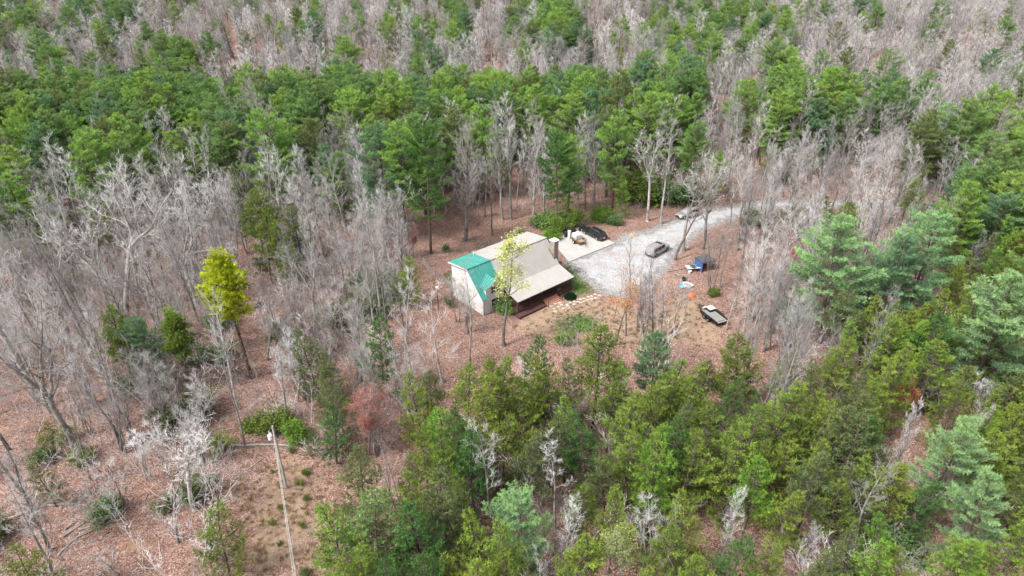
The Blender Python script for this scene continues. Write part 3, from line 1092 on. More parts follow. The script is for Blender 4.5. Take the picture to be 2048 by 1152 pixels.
t_scrub(1010, 720, 13, 'olive', 1.0, 1)
t_scrub(940, 745, 13, 'bright olive', 1.0, 3)
t_scrub(880, 800, 10, 'fresh green', 1.1, 5)
t_scrub(1135, 800, 9, 'fresh green', 1.1, 2)
t_scrub(855, 735, 10, 'dull green', .8, 4)
for u, v, h, tn in [(500, 375, 15, 'olive'), (520, 345, 16, 'olive'), (545, 430, 12, 'bright olive'), (515, 420, 13, 'olive'), (580, 400, 13, 'dull green'), (475, 330, 14, 'dull green'), (570, 460, 11, 'olive')]:
    t_scrub(u, v, h, tn, .85)

# leafless trees whose feet show
t_bare((150, 905), 548, 'oak', 'pale', 1.0, 0, 'huge pale oak with thick crooked limbs on the leaf floor')
t_bare((72, 800), 430, 'oak', 'pale', 1.0, 1)
t_bare((165, 645), 380, 'oak', 'pale', 1., 2)
t_bare((255, 640), 330, 'oak', 'pale', 1.1, 3)
t_bare((395, 612), 370, 'oak', 'silver', 1.15, 0)
t_bare((150, 500), 300, 'oak', 'pale', 1.1, 1)
t_bare((240, 470), 300, 'oak', 'pale', 1.15, 2)
t_bare((300, 520), 330, 'oak', 'pale', 1.1, 3)
t_bare((60, 560), 330, 'oak', 'grey', 1.1, 0)
t_bare((200, 560), 360, 'oak', 'pale', 1.1, 3)
t_bare((350, 540), 340, 'oak', 'pinkish', 1.0, 1)
t_bare((440, 520), 330, 'oak', 'silver', 1.0, 2)
t_bare((637, 660), 480, 'oak', 'pale', 1.1, 1, 'pale spreading oak with a stout short trunk midway left of the cabin')
t_bare((535, 720), 580, 'oak', 'pale', 1.0, 3)
t_bare((490, 892), 690, 'slim', 'grey', .8, 0, 'slender grey pole of a tree left of the utility pole')
t_bare((575, 850), 690, 'slim', 'grey', 1.0, 1)
t_bare((345, 860), 705, 'multi', 'pale', .95, 0, 'silver fan-shaped leafless tree in front of a green thicket')
t_bare((390, 1020), 820, 'oak', 'silver', 1.2, 2)
t_bare((245, 900), 740, 'multi', 'grey', 1.1, 1)
t_bare((105, 1150), 960, 'slim', 'silver', 1.2, 2)
t_bare((70, 1020), 820, 'slim', 'grey', 1.2, 0)
t_bare((235, 1150), 1075, 'small', 'silver', 1.6, 0, 'small silvery leafless tree by the clay mound')
t_bare((250, 1010), 905, 'small', 'silver', 1.3, 1)
t_bare((885, 765), 585, 'small', 'silver', 1.1, 0, 'silver leafless tree with a dark trunk in front of the cabin gable')
t_bare((940, 742), 535, 'slim', 'grey', 1.0, 1, 'dark-stemmed leafless tree in front of the cabin white wall')
t_bare((965, 665), 600, 'small', 'grey', .9, 1)
t_bare((682, 690), 560, 'multi', 'pinkish', 1.2, 0)
t_bare((720, 720), 590, 'multi', 'pinkish', 1.0, 1)
t_bare((760, 640), 430, 'slim', 'pale', 1.1, 2)
t_bare((610, 800), 640, 'multi', 'silver', 1.2, 1)
t_bare((930, 482), 240, 'round', 'pinkish', 1.1, 0, 'tall oval fine-twigged tree beyond the fence behind the cabin')
t_bare((1066, 455), 250, 'round', 'pale', .85, 1)
t_bare((1006, 440), 205, 'round', 'pale', .75, 0)
t_bare((1022, 440), 200, 'slim', 'silver', .9, 1)
t_bare((1155, 400), 235, 'round', 'pale', .95, 1)
t_bare((1190, 410), 230, 'round', 'grey', .95, 0)
t_bare((760, 455), 320, 'round', 'pinkish', .8, 0)
t_bare((700, 500), 300, 'slim', 'pale', 1.1, 3)
t_bare((985, 470), 330, 'slim', 'brown', 1.0, 2)
t_bare((1295, 442), 240, 'oak', 'pale', .9, 1)
t_bare((1322, 448), 235, 'slim', 'pale', 1.0, 2)
t_bare((1350, 520), 355, 'slim', 'brown', 1.2, 3, 'leaning dark tree beside the drive near the small canopy', lean=(.22, .05))
t_bare((1368, 502), 300, 'oak', 'pale', 1.0, 2)
t_bare((1405, 498), 280, 'oak', 'pale', .9, 0, 'tall pale forked oak standing across the drive from the silver car')
t_bare((1262, 600), 470, 'small', 'brown', .8, 0, 'dark crooked young tree at the gravel edge')
t_bare((1285, 690), 560, 'multi', 'grey', 1.0, 1, 'many-stemmed grey tree in front of the gravel')
t_bare((1305, 680), 520, 'slim', 'grey', .9, 0)
t_bare((1420, 585), 430, 'multi', 'grey', 1.0, 0)
t_bare((1440, 575), 440, 'slim', 'grey', 1., 3)
t_bare((1452, 660), 560, 'small', 'silver', 1.1, 1, 'small silver tree at the tail of the flatbed trailer')
t_bare((1500, 640), 460, 'multi', 'pinkish', 1.2, 1)
t_bare((1550, 620), 480, 'multi', 'pinkish', 1.2, 0)
t_bare((1530, 700), 560, 'multi', 'grey', 1.1, 1)
t_bare((1575, 690), 570, 'multi', 'silver', 1.1, 0)
for bu, bv, tv, fo, tn in [(1225, 645, 530, 'small', 'pinkish'), (1252, 672, 545, 'slim', 'grey'), (1276, 655, 520, 'multi', 'grey'), (1300, 640, 500, 'small', 'grey'), (1322, 690, 560, 'slim', 'pinkish'), (1345, 665, 555, 'small', 'pale'), (1210, 690, 600, 'small', 'grey'), (1370, 640, 560, 'small', 'pinkish'), (1478, 560, 440, 'slim', 'grey'), (1500, 590, 460, 'multi', 'pale'), (1522, 545, 420, 'oak', 'grey'), (1470, 610, 500, 'small', 'pinkish'), (1490, 680, 540, 'multi', 'pale'), (1545, 665, 530, 'multi', 'grey'), (1520, 640, 520, 'slim', 'pinkish'), (1560, 520, 400, 'multi', 'pale'), (1480, 480, 370, 'slim', 'grey'), (1530, 470, 350, 'oak', 'pale'), (1590, 500, 380, 'multi', 'grey'), (1470, 700, 610, 'small', 'grey'), (1610, 470, 360, 'oak', 'pale'), (1680, 450, 330, 'oak', 'grey'), (1460, 455, 330, 'slim', 'pale')]:
    t_bare((bu, bv), tv, fo, tn, .9)
t_bare((1110, 1060), 885, 'slim', 'silver', 1.1, 1)
t_bare((1125, 1150), 985, 'round', 'silver', .9, 0)
t_bare((1290, 1130), 990, 'multi', 'silver', 1.1, 0)
t_bare((1440, 1130), 985, 'round', 'silver', .8, 1, 'silver oval leafless tree at the bottom among olive pines')
t_bare((1600, 1160), 1040, 'round', 'silver', 1.0, 0)
t_bare((1955, 690), 590, 'multi', 'silver', 1.1, 1)
t_bare((2025, 740), 630, 'multi', 'silver', 1.1, 0)
t_bare((1930, 840), 745, 'multi', 'silver', 1.0, 1)
for bu, bv, tv, fo, tn in [(300, 960, 850, 'multi', 'silver'), (335, 925, 815, 'small', 'silver'), (410, 930, 810, 'multi', 'silver'), (270, 880, 770, 'multi', 'grey'), (420, 870, 745, 'multi', 'silver'), (180, 870, 760, 'multi', 'grey'),
                           (480, 770, 640, 'small', 'pinkish'), (915, 645, 555, 'multi', 'grey'), (935, 668, 570, 'multi', 'grey'), (905, 610, 545, 'multi', 'pinkish'), (590, 740, 610, 'multi', 'pale'), (655, 770, 660, 'small', 'silver'), (540, 640, 520, 'small', 'pinkish'), (430, 800, 690, 'small', 'pinkish'), (640, 720, 600, 'multi', 'grey'),
                           (700, 620, 470, 'slim', 'grey'), (600, 600, 440, 'slim', 'grey'), (730, 560, 400, 'multi', 'pinkish'), (790, 480, 340, 'slim', 'pinkish'), (20, 900, 740, 'slim', 'grey'), (120, 760, 620, 'multi', 'pale'), (30, 690, 520, 'oak', 'silver')]:
    t_bare((bu, bv), tv, fo, tn, 1.0)
# trees with early or lingering leaves
t_bare((1008, 692), 482, 'slim', 'grey', 1.15, 3, 'tree in pale yellow-green new leaf before the porch roof', leaf=('fresh', LC['fresh']), rz=.6)
t_bare((1228, 690), 535, 'small', 'grey', 1.15, 0, 'small orange-leaved tree in front of the gravel turnaround', leaf=('orange', LC['orange']))
t_bare((1803, 850), 765, 'small', 'brown', 1.1, 1, 'orange-leaved tree in the lower right pines', leaf=('orange2', LC['orange2']))
t_bare((828, 515), 448, 'multi', 'pinkish', 1.1, 1, 'small red-budded tree beside the fence corner', leaf=('red', LC['red']))
t_bare((750, 910), 765, 'multi', 'pinkish', 1.35, 1, 'wide dusky red-budded tree below the cabin yard', leaf=('red', (.30, .11, .09)))
t_bare((1565, 560), 470, 'multi', 'pinkish', .7, 1, 'coral-red budding tree left of the solitary blue-green pine', leaf=('red', LC['coral']))
t_bare((740, 745), 650, 'small', 'silver', 1.4, 1, 'low spreading tree with cream blossom below the olive pine', leaf=('cream', LC['cream']))
t_bare((1072, 330), 245, 'small', 'pale', .8, 0, 'slim tree with tan leaves at the edge of the pine belt', leaf=('tan', LC['tan']))
t_bare((1185, 400), 340, 'small', 'pale', 1.0, 0, 'little amber-leaved tree in the woods behind the concrete pad', leaf=('tan', (.50, .26, .06)))
t_bare((1905, 200), 140, 'multi', 'pinkish', 1.0, 1, 'coral-budded tree far off on the right above the pine belt', leaf=('red', LC['coral']))
t_bare((720, 128), 88, 'small', 'pinkish', .9, 0, 'tiny orange-leaved tree far off above the pine belt', leaf=('orange', LC['orange2']))
t_bare((1295, 120), 60, 'small', 'pinkish', 1., 0, 'orange-tinted tree far off in the dark upper wood', leaf=('orange', LC['orange']))
t_bare((1245, 1200), 1050, 'slim', 'silver', 1.3, 3, leaf=('fresh', (.26, .30, .10)))
t_bare((80, 470), 400, 'small', 'silver', 1.0, 0, leaf=('tan', (.42, .36, .09)))

# shrubs
t_shrub(1141, 450, 4.6, 'fresh green', .85, 1, 'tall bright green bush behind the concrete pad')
t_shrub(1112, 464, 2.8, 'fresh green', .9, 0, 'bright green bush at the back corner of the cabin roof')
t_shrub(1098, 458, 2.8, 'yellow green', 1.2, 2)
t_shrub(1075, 452, 2.4, 'mid green', 1.2, 0)
t_shrub(1103, 480, 1.8, 'fresh green', 1.0, 2, 'low vivid green bush beside the chimney')
t_shrub(1195, 441, 2.6, 'fresh green', 1.0, 0, 'green bush behind the black car')
t_shrub(1228, 447, 2.0, 'mid green', .9, 2)
t_shrub(1205, 432, 2.6, 'yellow green', 1.1, 1)
t_shrub(1040, 475, 1.4, 'mid green', 1.0, 0)
t_shrub(1016, 626, 2.0, 'yellow green', 1.0, 1, 'leafy bush at the corner of the porch deck')
t_shrub(1002, 622, 2.3, 'mid green', .9, 0)
t_shrub(893, 503, 1.4, 'dark green', .8, 0)
t_shrub(1130, 690, 2.8, 'fresh green', .8, 1, 'bright green bush on the slope below the cabin yard')
t_shrub(1170, 655, 1.1, 'yellow green', 1.5, 2, 'yellow-green bush on the grass patch in front of the porch')
t_shrub(210, 1030, 2.2, 'mid green', .8, 2)
t_shrub(590, 882, 2.4, 'fresh green', 1.0, 0, 'bright green bush at the top of the utility pole clearing')
t_shrub(545, 850, 2.2, 'olive', 1.2, 2)
t_shrub(440, 905, 2.6, 'bright olive', .9, 1)
t_shrub(495, 860, 1.2, 'bright olive', .9, 2)
t_shrub(340, 850, 3.4, 'dull green', 1.0, 1)
t_shrub(390, 830, 3.4, 'dull green', 1.0, 0)
t_shrub(300, 790, 3.2, 'dull green', 1.0, 0)
t_shrub(250, 780, 2.8, 'dark green', .9, 1)
t_shrub(335, 1018, 2.0, 'dull green', .9, 1)
t_shrub(378, 1005, 2.6, 'dull green', .8, 0)
t_shrub(412, 985, 2.8, 'dark green', .8, 1)
t_shrub(95, 920, 1.8, 'dull green', 1.2, 0)
t_shrub(170, 920, 1.5, 'olive', 1., 2)
t_shrub(120, 885, 2.6, 'olive', 1.0, 1)
t_shrub(745, 625, 4.0, 'dull green', 1.3, 1)
t_shrub(700, 655, 3.8, 'dull green', 1.5, 0)
t_shrub(765, 600, 3.2, 'dull green', 1.2, 2)
t_shrub(130, 580, 3.0, 'olive', 1.2, 1)
t_shrub(110, 460, 3.0, 'dull green', 1.2, 2)
t_shrub(560, 680, 2.6, 'olive', 1.0, 0)
t_shrub(900, 612, 1.8, 'dull green', .9, 1)
t_shrub(1425, 590, 1.2, 'olive', .9, 2)
t_shrub(1560, 360, 5, 'dull green', 1.2, 1)
t_shrub(1330, 400, 5, 'dark green', 1.4, 1)
t_shrub(1380, 405, 4.5, 'dark green', 1.4, 0)
t_shrub(1270, 395, 4.5, 'olive', 1.4, 2)
t_shrub(1590, 455, 4, 'dull green', 1.4, 1)
t_shrub(1500, 450, 3, 'dull green', 1.3, 0)
for u, v, h in [(545, 1050, .9), (562, 1018, .8), (545, 945, .6), (600, 970, 1.0), (612, 1000, .7), (605, 1055, .9), (612, 950, .7), (560, 1090, .6), (612, 1150, .8), (585, 905, .6)]:
    t_shrub(u, v, h, RN.choice(['olive', 'bright olive', 'dull green']), .7)

# ------------------------------------------------------------------ the rest of the wood, by what grows where
GRID = """
fBffBBBBBfBBBffBfWBBfffffBBBBBBB
BfBBfWBBBBfBffBBBBBBfffBffBBBBBf
WWWWWWWwWWWWWWWWWWWWWWwwWWWwfBBf
WWwWwwWwwWBwwWwwBwBwBBBBwBBBBwWw
wBBBBBBBBBBBBBBBBBBBBBBBBBBBBBwW
wBBBBBBvBBBBBBbbbbbbBBBBBBBBvBWW
wBBBBBBvvBBbb.......bbbbbbvBBWVV
BBBBBBbbbBbbb.......bbbbbwwvWWVV
BBBbbbb.bbbbb.......b..bbBbvWVVV
bbbbbbbbbbBBbb.........bBBVVVVVV
bbbbvbbbbbb....V.......VVVVVVVvV
bb..bb..b.vb.vVVVV.VVVVVVVVVbbVV
b...bb....vbbVVVVV.VVVVVVVVVbbVV
.b..bb...vv.bVVVVbVVVVVVVVVVVWWV
v..........VVVVVVbVbVbvVVVVVVWWV
..........VVVVVVWvVVvVvVVVVVVVVv
v.........VVVVVVvbVVvVVVvvvVvVVV
v.........VVVVVVvvVVvVVVvvvVvvVV
""".split()


def cell(u, v):
    c = min(31, max(0, int(u // 64))); r = int(v // 64)
    if r < 0: r = 0
    if r > 17: return GRID[17][c]
    if 6 <= r <= 9 and 22 <= c <= 24: return 'B'      # brush at the right edge of the clearing
    return GRID[r][c]


KEEP = [(845, 440, 1250, 690), (1085, 430, 1330, 620), (1240, 395, 1430, 470), (1300, 470, 1470, 660), (1130, 590, 1460, 680), (470, 860, 650, 1152), (465, 510, 525, 760)]


def blocked(u, v0, v1, hwid):
    for a, b, c, d in KEEP:
        if u + hwid > a and u - hwid < c and v1 > b and v0 < d: return True
    return False


W_ = {'W': (1.0, 0, .16), 'w': (.36, .03, .75), 'B': (.03, .03, 1.3), 'b': (0, .03, 1.1), 'V': (.02, 1.0, .06), 'v': (.02, .45, .45), 'f': (.30, .16, .95), '.': (0, 0, 0)}
SEEDS = []
for q in PLANTS: SEEDS.append((q['x'], q['y'], {'white_pine': 2.8, 'scrub_pine': 1.6}.get(q['kind'], 1.8) if q['kind'] != 'evergreen_shrub' else .6))
hash_ = {}


def hput(x, y, r):
    hash_.setdefault((int(x // 6), int(y // 6)), []).append((x, y, r))


def free(x, y, r):
    for i in range(int(x // 6) - 1, int(x // 6) + 2):
        for j in range(int(y // 6) - 1, int(y // 6) + 2):
            for a, b, c in hash_.get((i, j), ()):
                if (a - x) ** 2 + (b - y) ** 2 < (r + c) ** 2: return False
    return True


for s_ in SEEDS: hput(*s_)
cand = []
yy = 34.0
while yy < 470:
    st_ = 1.7 if yy < 100 else 2.0 if yy < 260 else 2.6
    lim = .80 * (yy * .866 + 27.5) + 10
    xx = -lim
    while xx < lim:
        cand.append((xx + RN.uniform(-1, 1), yy + RN.uniform(-1, 1))); xx += st_
    yy += st_
RN.shuffle(cand)
DR = np.array(cand)
dist_drive = np.maximum(np.maximum(pt_seg_dist(DR[:, 0], DR[:, 1], DRIVE), pt_seg_dist(DR[:, 0], DR[:, 1], YARD)), pt_seg_dist(DR[:, 0], DR[:, 1], TRAIL))
WT = ['mid green', 'mid green', 'yellow green', 'blue green', 'mid green', 'yellow green', 'dull green', 'mid green', 'yellow green']
ST = ['olive', 'olive', 'bright olive', 'bright olive', 'bright olive', 'dull green', 'dull green', 'dark green', 'bright olive', 'fresh green']
for (x, y), dd in zip(cand, dist_drive):
    if dd > -1.2: continue
    z = float(gz(x, y))
    hs_ = [RN.triangular(13, 21, 17), RN.triangular(8, 14, 11.5), RN.triangular(11, 20, 16)]
    ok = False
    for k in RN.sample([0, 1, 2], 3):
        h = hs_[k]
        u, v, d = proj((x, y, z + h))
        if u < -160 or u > 2208 or v > 1260: continue
        w = W_[cell(u, v)][k]
        if v > 620 and k == 2: h *= .75
        if d > 215 and k < 2 and cell(u, v) == 'B': w = .10
        if v > 500 and k == 0: w *= .3
        if v > 640 and k == 0: w = 0
        if v > 330 and k == 0 and cell(u, v) == 'B': w = 0
        if w > 0 and RN.random() < w * .6: ok = True; break
    if not ok: continue
    r = [1.36, .98, 1.5][k] * RN.uniform(.85, 1.3)
    if cell(u, v) in 'Bf' and d > 190 and k == 2: r *= 1.6
    if not free(x, y, r): continue
    ub, vb, db = proj((x, y, z))
    hwid = [3.5, 2.6, 3.5][k] * FPX / d
    if blocked(u, v, vb, hwid * .6): continue
    hput(x, y, r)
    if k == 0:
        tn = RN.choice(WT)
        if v > 500: tn = RN.choice(['pale mint', 'yellow green', 'mid green', 'fresh green'])
        plant('white_pine', pick(WPINE), x, y, h, RN.uniform(0, 6.3), GREEN[tn], tn, RN.uniform(.82, 1.1))
    elif k == 1:
        tn = RN.choice(ST)
        plant('scrub_pine', pick(SPINE), x, y, h, RN.uniform(0, 6.3), GREEN[tn], tn, RN.uniform(.72, 1.05))
    else:
        far_ = d > 190
        f = RN.choices(['oak', 'slim', 'round', 'multi'], [.15, .2, .5, .15] if far_ else [.25, .35, .2, .20])[0]
        if v > 560 and u > 1000: f = RN.choice(['slim', 'multi', 'round'])
        hh = {'oak': h, 'slim': h * 1.05, 'round': h, 'multi': h * .72}[f]
        tn = RN.choice(['pale', 'pale', 'pinkish', 'grey', 'grey'] if u > 1300 or v > 620 else ['pale', 'silver', 'pinkish', 'grey'] if not far_ else ['pale', 'pinkish', 'grey', 'brown', 'pinkish', 'silver'])
        plant('bare_tree', pick(BARE[f]), x, y, hh, RN.uniform(0, 6.3), BARKC[tn], (f, tn), RN.uniform(1.1, 1.6) if far_ else RN.uniform(.65, 1.05))
# evergreen bushes of the understorey
for (x, y), dd in zip(cand[::7], dist_drive[::7]):
    if dd > -1.5: continue
    z = float(gz(x, y)); u, v, d = proj((x, y, z + 1.5))
    if u < -60 or u > 2108 or v > 1180 or d > 230: continue
    c = cell(u, v)
    pr = {'b': .10, 'B': .16, 'v': .2, 'w': .1}.get(c, 0)
    if RN.random() > pr or not free(x, y, .5) or blocked(u, v - 20, v + 20, 12): continue
    hput(x, y, .5)
    tn = RN.choice(['dull green', 'dull green', 'olive', 'dark green', 'mid green'])
    plant('evergreen_shrub', pick(SHRUB), x, y, RN.uniform(1.2, 3.6), RN.uniform(0, 6.3), GREEN[tn], tn, RN.uniform(1., 1.5), names=('stem', 'foliage'))
# ------------------------------------------------------------------ planting
def in_view(q):
    ub, vb, _ = proj((q['x'], q['y'], q['z']))
    return -60 < q['u'] < 2108 and q['v'] < 1152 and vb > 0


MOST = {'white_pine': 295, 'scrub_pine': 290, 'bare_tree': 295, 'evergreen_shrub': 200}
CAT = {'white_pine': 'white pine', 'scrub_pine': 'scrub pine', 'bare_tree': 'bare tree', 'evergreen_shrub': 'bush', 'shortleaf_pine': 'yellow pine', 'tall_scrub_pine': 'tall pine'}
GRP = {'white_pine': 'white pines of the wood', 'scrub_pine': 'scrub pines of the wood', 'bare_tree': 'leafless trees of the wood', 'evergreen_shrub': 'evergreen bushes'}
by_kind = {}
for q in PLANTS: by_kind.setdefault(q['kind'], []).append(q)
things_, far_woods = [], {}
for k, L in by_kind.items():
    L.sort(key=lambda q: (q['label'] is None and q['extra'] is None, not in_view(q), -q['size']))
    n = MOST.get(k, 9999)
    seen = [q for q in L if in_view(q)]
    things_ += seen[:n]
    rest = seen[n:] + [q for q in L if not in_view(q)]
    if rest: far_woods[k] = rest
print('plants:', {k: len(L) for k, L in by_kind.items()}, 'as things', len(things_))

# where a plant stands, in words: landmarks of the photo with the pixel round which they hold
SPOTS = [
    (60, 60, 'in the upper left corner wood'), (230, 40, 'in the far wood by the clay trail'), (380, 70, 'just left of the clay trail'), (560, 60, 'just right of the clay trail'),
    (760, 50, 'between the clay trail and far shed'), (950, 55, 'up and left of the far shed'), (1160, 40, 'in the far wood above the far shed'), (1290, 60, 'in the dark wood beyond the shed'),
    (1420, 60, 'on the far slope above the road'), (1600, 60, 'on the pale far slope'), (1780, 60, 'on the hazy far slope near the right'), (1960, 60, 'in the upper right corner'),
    (60, 170, 'in the pine belt at the left edge'), (210, 160, 'in the pine belt at the upper left'), (350, 170, 'in the pine belt before the trail'), (490, 160, 'in the pine belt below the clay trail'),
    (640, 170, 'in the pine belt past the trail foot'), (770, 170, 'in the pine belt above the fence corner'), (900, 170, 'in the pine belt behind the cabin'), (1030, 180, 'in the pine belt straight above the chimney'),
    (1150, 170, 'in the pine belt below the far shed'), (1290, 180, 'in the pine belt above the black car'), (1420, 180, 'in the pine belt above the silver car'), (1560, 180, 'in the pine belt above the road'),
    (1700, 180, 'in the pine belt over the road bend'), (1850, 180, 'in the thin end of the pine belt'), (1990, 190, 'where the pine belt meets the right edge'),
    (50, 310, 'under the pine belt at the left edge'), (190, 310, 'under the pine belt at upper left'), (330, 320, 'above the tangle of pale oaks'), (470, 300, 'far above the yellow pine'),
    (610, 320, 'left of the broad bluish pine'), (740, 330, 'below the broad bluish pine'), (870, 310, 'around the narrow dark pine behind the cabin'), (1000, 300, 'in the woods straight behind the cabin'),
    (1120, 310, 'in the woods behind the concrete pad'), (1250, 310, 'in the woods behind the black car'), (1380, 310, 'in the woods behind the silver car'), (1500, 320, 'in the woods above the road'),
    (1620, 320, 'in the woods beyond the road'), (1750, 310, 'in the woods past the road bend'), (1880, 310, 'above the far end of the road'), (2000, 330, 'right of the far end of the road'),
    (50, 430, 'among pale oaks at the left edge'), (170, 430, 'among the tangle of pale oaks'), (300, 430, 'right in the tangle of pale oaks'), (420, 440, 'just above the yellow pine'),
    (560, 450, 'right of the yellow pine top'), (690, 430, 'midway between yellow pine and fence corner'), (800, 440, 'by the fence corner'), (1330, 400, 'across the drive above the silver car'),
    (1480, 400, 'beside the road just past the silver car'), (1620, 400, 'beside the middle of the road'), (1760, 420, 'below the road bend'), (1900, 430, 'below the far end of the road'), (2010, 440, 'at the right edge below the road'),
    (50, 560, 'left of the huge pale oak'), (180, 560, 'above the small blue-green pine'), (310, 570, 'left of the yellow pine'), (440, 620, 'at the foot of the yellow pine'), (580, 580, 'right of the yellow pine'),
    (700, 580, 'on the leaf floor left of the cabin'), (820, 600, 'near the cabin gable'), (1290, 580, 'between the gravel and the porch'), (1400, 540, 'beside the small canopy'), (1500, 540, 'right of the small canopy'),
    (1600, 560, 'around the solitary blue-green pine'), (1740, 560, 'right of the solitary blue-green pine'), (1870, 560, 'below the pale-tipped pine'), (2000, 570, 'at the right edge, level with the cabin'),
    (60, 700, 'beside the huge pale oak'), (190, 700, 'below the small blue-green pine'), (320, 720, 'behind the green thicket'), (480, 740, 'on the leaf floor below the yellow pine'), (610, 740, 'on the leaf floor above the utility pole'),
    (740, 720, 'on the slope below the cabin gable'), (870, 740, 'below the cabin in the upper scrub pines'), (1010, 700, 'just below the porch'), (1120, 740, 'left of the tall bare-trunked pine'), (1290, 720, 'right of the tall bare-trunked pine'),
    (1400, 720, 'below the flatbed trailer'), (1530, 700, 'right of the flatbed trailer'), (1660, 720, 'below the solitary blue-green pine'), (1790, 720, 'above the orange-leaved tree'), (1920, 700, 'right of and above the orange-leaved tree'), (2010, 720, 'at the right edge above the mint pine'),
    (60, 850, 'near the foot of the huge pale oak'), (200, 850, 'left of the green thicket'), (340, 850, 'by the green thicket'), (480, 860, 'left of the utility pole'), (640, 850, 'right of the utility pole'),
    (780, 850, 'by the wide red-budded tree'), (900, 860, 'at the left of the pine stand'), (1020, 850, 'in the heart of the scrub pine stand'), (1150, 860, 'at the foot of the tall bare-trunked pine'), (1280, 850, 'just right of the tall bare trunk'),
    (1400, 850, 'in the lower right pines, nearest the middle'), (1520, 850, 'in the middle of the lower right pines'), (1640, 850, 'left of the orange-leaved tree'), (1780, 850, 'around the orange-leaved tree'), (1930, 850, 'around the mint pine'),
    (60, 980, 'near the lower left edge'), (220, 990, 'on the leaf floor above the clay mound'), (390, 990, 'between the mound and the straw clearing'), (570, 1000, 'in the straw clearing'), (720, 980, 'at the right rim of the straw clearing'),
    (850, 990, 'left of the small mint pine'), (990, 990, 'next to the small mint pine'), (1120, 1000, 'right of the small mint pine'), (1250, 990, 'well below the tall bare trunk'), (1390, 990, 'around the silver oval tree'),
    (1520, 990, 'right of the silver oval tree'), (1660, 990, 'in the bottom pines below the orange tree'), (1800, 1000, 'below the mint pine at the bottom'), (1960, 1010, 'in the lower right corner'),
    (60, 1110, 'in the lower left corner'), (230, 1110, 'by the clay mound'), (420, 1110, 'at the bottom beside the straw clearing'), (600, 1120, 'at the bottom of the straw clearing'), (740, 1100, 'at the bottom beyond the straw clearing'),
    (900, 1100, 'under the small mint pine'), (1080, 1110, 'at the bottom edge, middle of the frame'), (1250, 1110, 'at the bottom edge, middle right'), (1420, 1110, 'at the bottom by the silver tree'), (1620, 1110, 'at the bottom edge toward the right'), (1850, 1110, 'at the bottom edge near the right corner'),
]
ORD = ['first', 'second', 'third', 'fourth', 'fifth', 'sixth', 'seventh', 'eighth', 'ninth', 'tenth', 'eleventh', 'twelfth', 'thirteenth', 'fourteenth', 'fifteenth', 'sixteenth', 'seventeenth', 'eighteenth', 'nineteenth', 'twentieth', 'twenty-first', 'twenty-second', 'twenty-third', 'twenty-fourth']
FORMW = {'oak': 'spreading bare oak', 'slim': 'slim bare tree', 'round': 'oval bare tree', 'small': 'small bare tree', 'multi': 'bushy bare tree'}


def what(q):
    if q['kind'] == 'white_pine': return q['tone'] + ' white pine'
    if q['kind'] == 'scrub_pine': return q['tone'] + ' scrub pine'
    if q['kind'] == 'bare_tree': return q['tone'][1] + ' ' + FORMW[q['tone'][0]]
    return q['tone'] + ' bush'


def plural(w):
    return w + ('es' if w.endswith('sh') else 's')


cells = {}
for q in things_:
    if q['label']: continue
    v = min(1152, max(0, q['v']))
    i = min(range(len(SPOTS)), key=lambda j: (SPOTS[j][0] - q['u']) ** 2 + 1.6 * (SPOTS[j][1] - v) ** 2)
    cells.setdefault((what(q), i), []).append(q)
for (w, i), L in cells.items():
    L.sort(key=lambda q: q['u'])
    where = SPOTS[i][2]
    if len(L) == 1: L[0]['label'] = f'the one {w} {where}'
    elif len(L) == 2:
        L[0]['label'] = f'left one of two {plural(w)} {where}'
        L[1]['label'] = f'right one of two {plural(w)} {where}'
    else:
        for k, q in enumerate(L):
            q['label'] = (f'leftmost {w} {where}' if k == 0 else f'rightmost {w} {where}' if k == len(L) - 1 else f'{ORD[min(k, 23)]} {w} from the left {where}')

for q in things_:
    tm, cm = q['m'][0], q['m'][1]
    h0 = q['m'][2]
    root = thing(q['kind'], q['label'], CAT[q['kind']], (q['x'], q['y'], q['z']), q['rz'], GRP.get(q['kind']))
    s = q['h'] / h0
    root.scale = (s * q['wide'], s * q['wide'], s)
    if q['lean']:
        root.rotation_euler = (-q['lean'][1], q['lean'][0], q['rz'])
    t = link(q['names'][0], tm, root); c = link(q['names'][1], cm, root)
    if q['kind'] == 'bare_tree':
        t.color = c.color = (*q['col'], 1)
    else:
        c.color = (*q['col'], 1); t.color = (1, 1, 1, 1)
    if q['extra']:
        lf = link('leaves', LEAFM[q['extra'][0]], root); lf.color = (*q['extra'][1], 1)


TINTS = {}


def tinted(m, col):
    """The same material with the plant's own colour written in: points of a wood carry no object colour."""
    key = (m.name, tuple(col))
    if key not in TINTS:
        c = m.copy(); nt = c.node_tree
        oi = [n for n in nt.nodes if n.type == 'OBJECT_INFO'][0]
        rgb = nt.nodes.new('ShaderNodeRGB'); rgb.outputs[0].default_value = (*col, 1)
        for l in list(oi.outputs['Color'].links): nt.links.new(rgb.outputs[0], l.to_socket)
        TINTS[key] = c
    return TINTS[key]


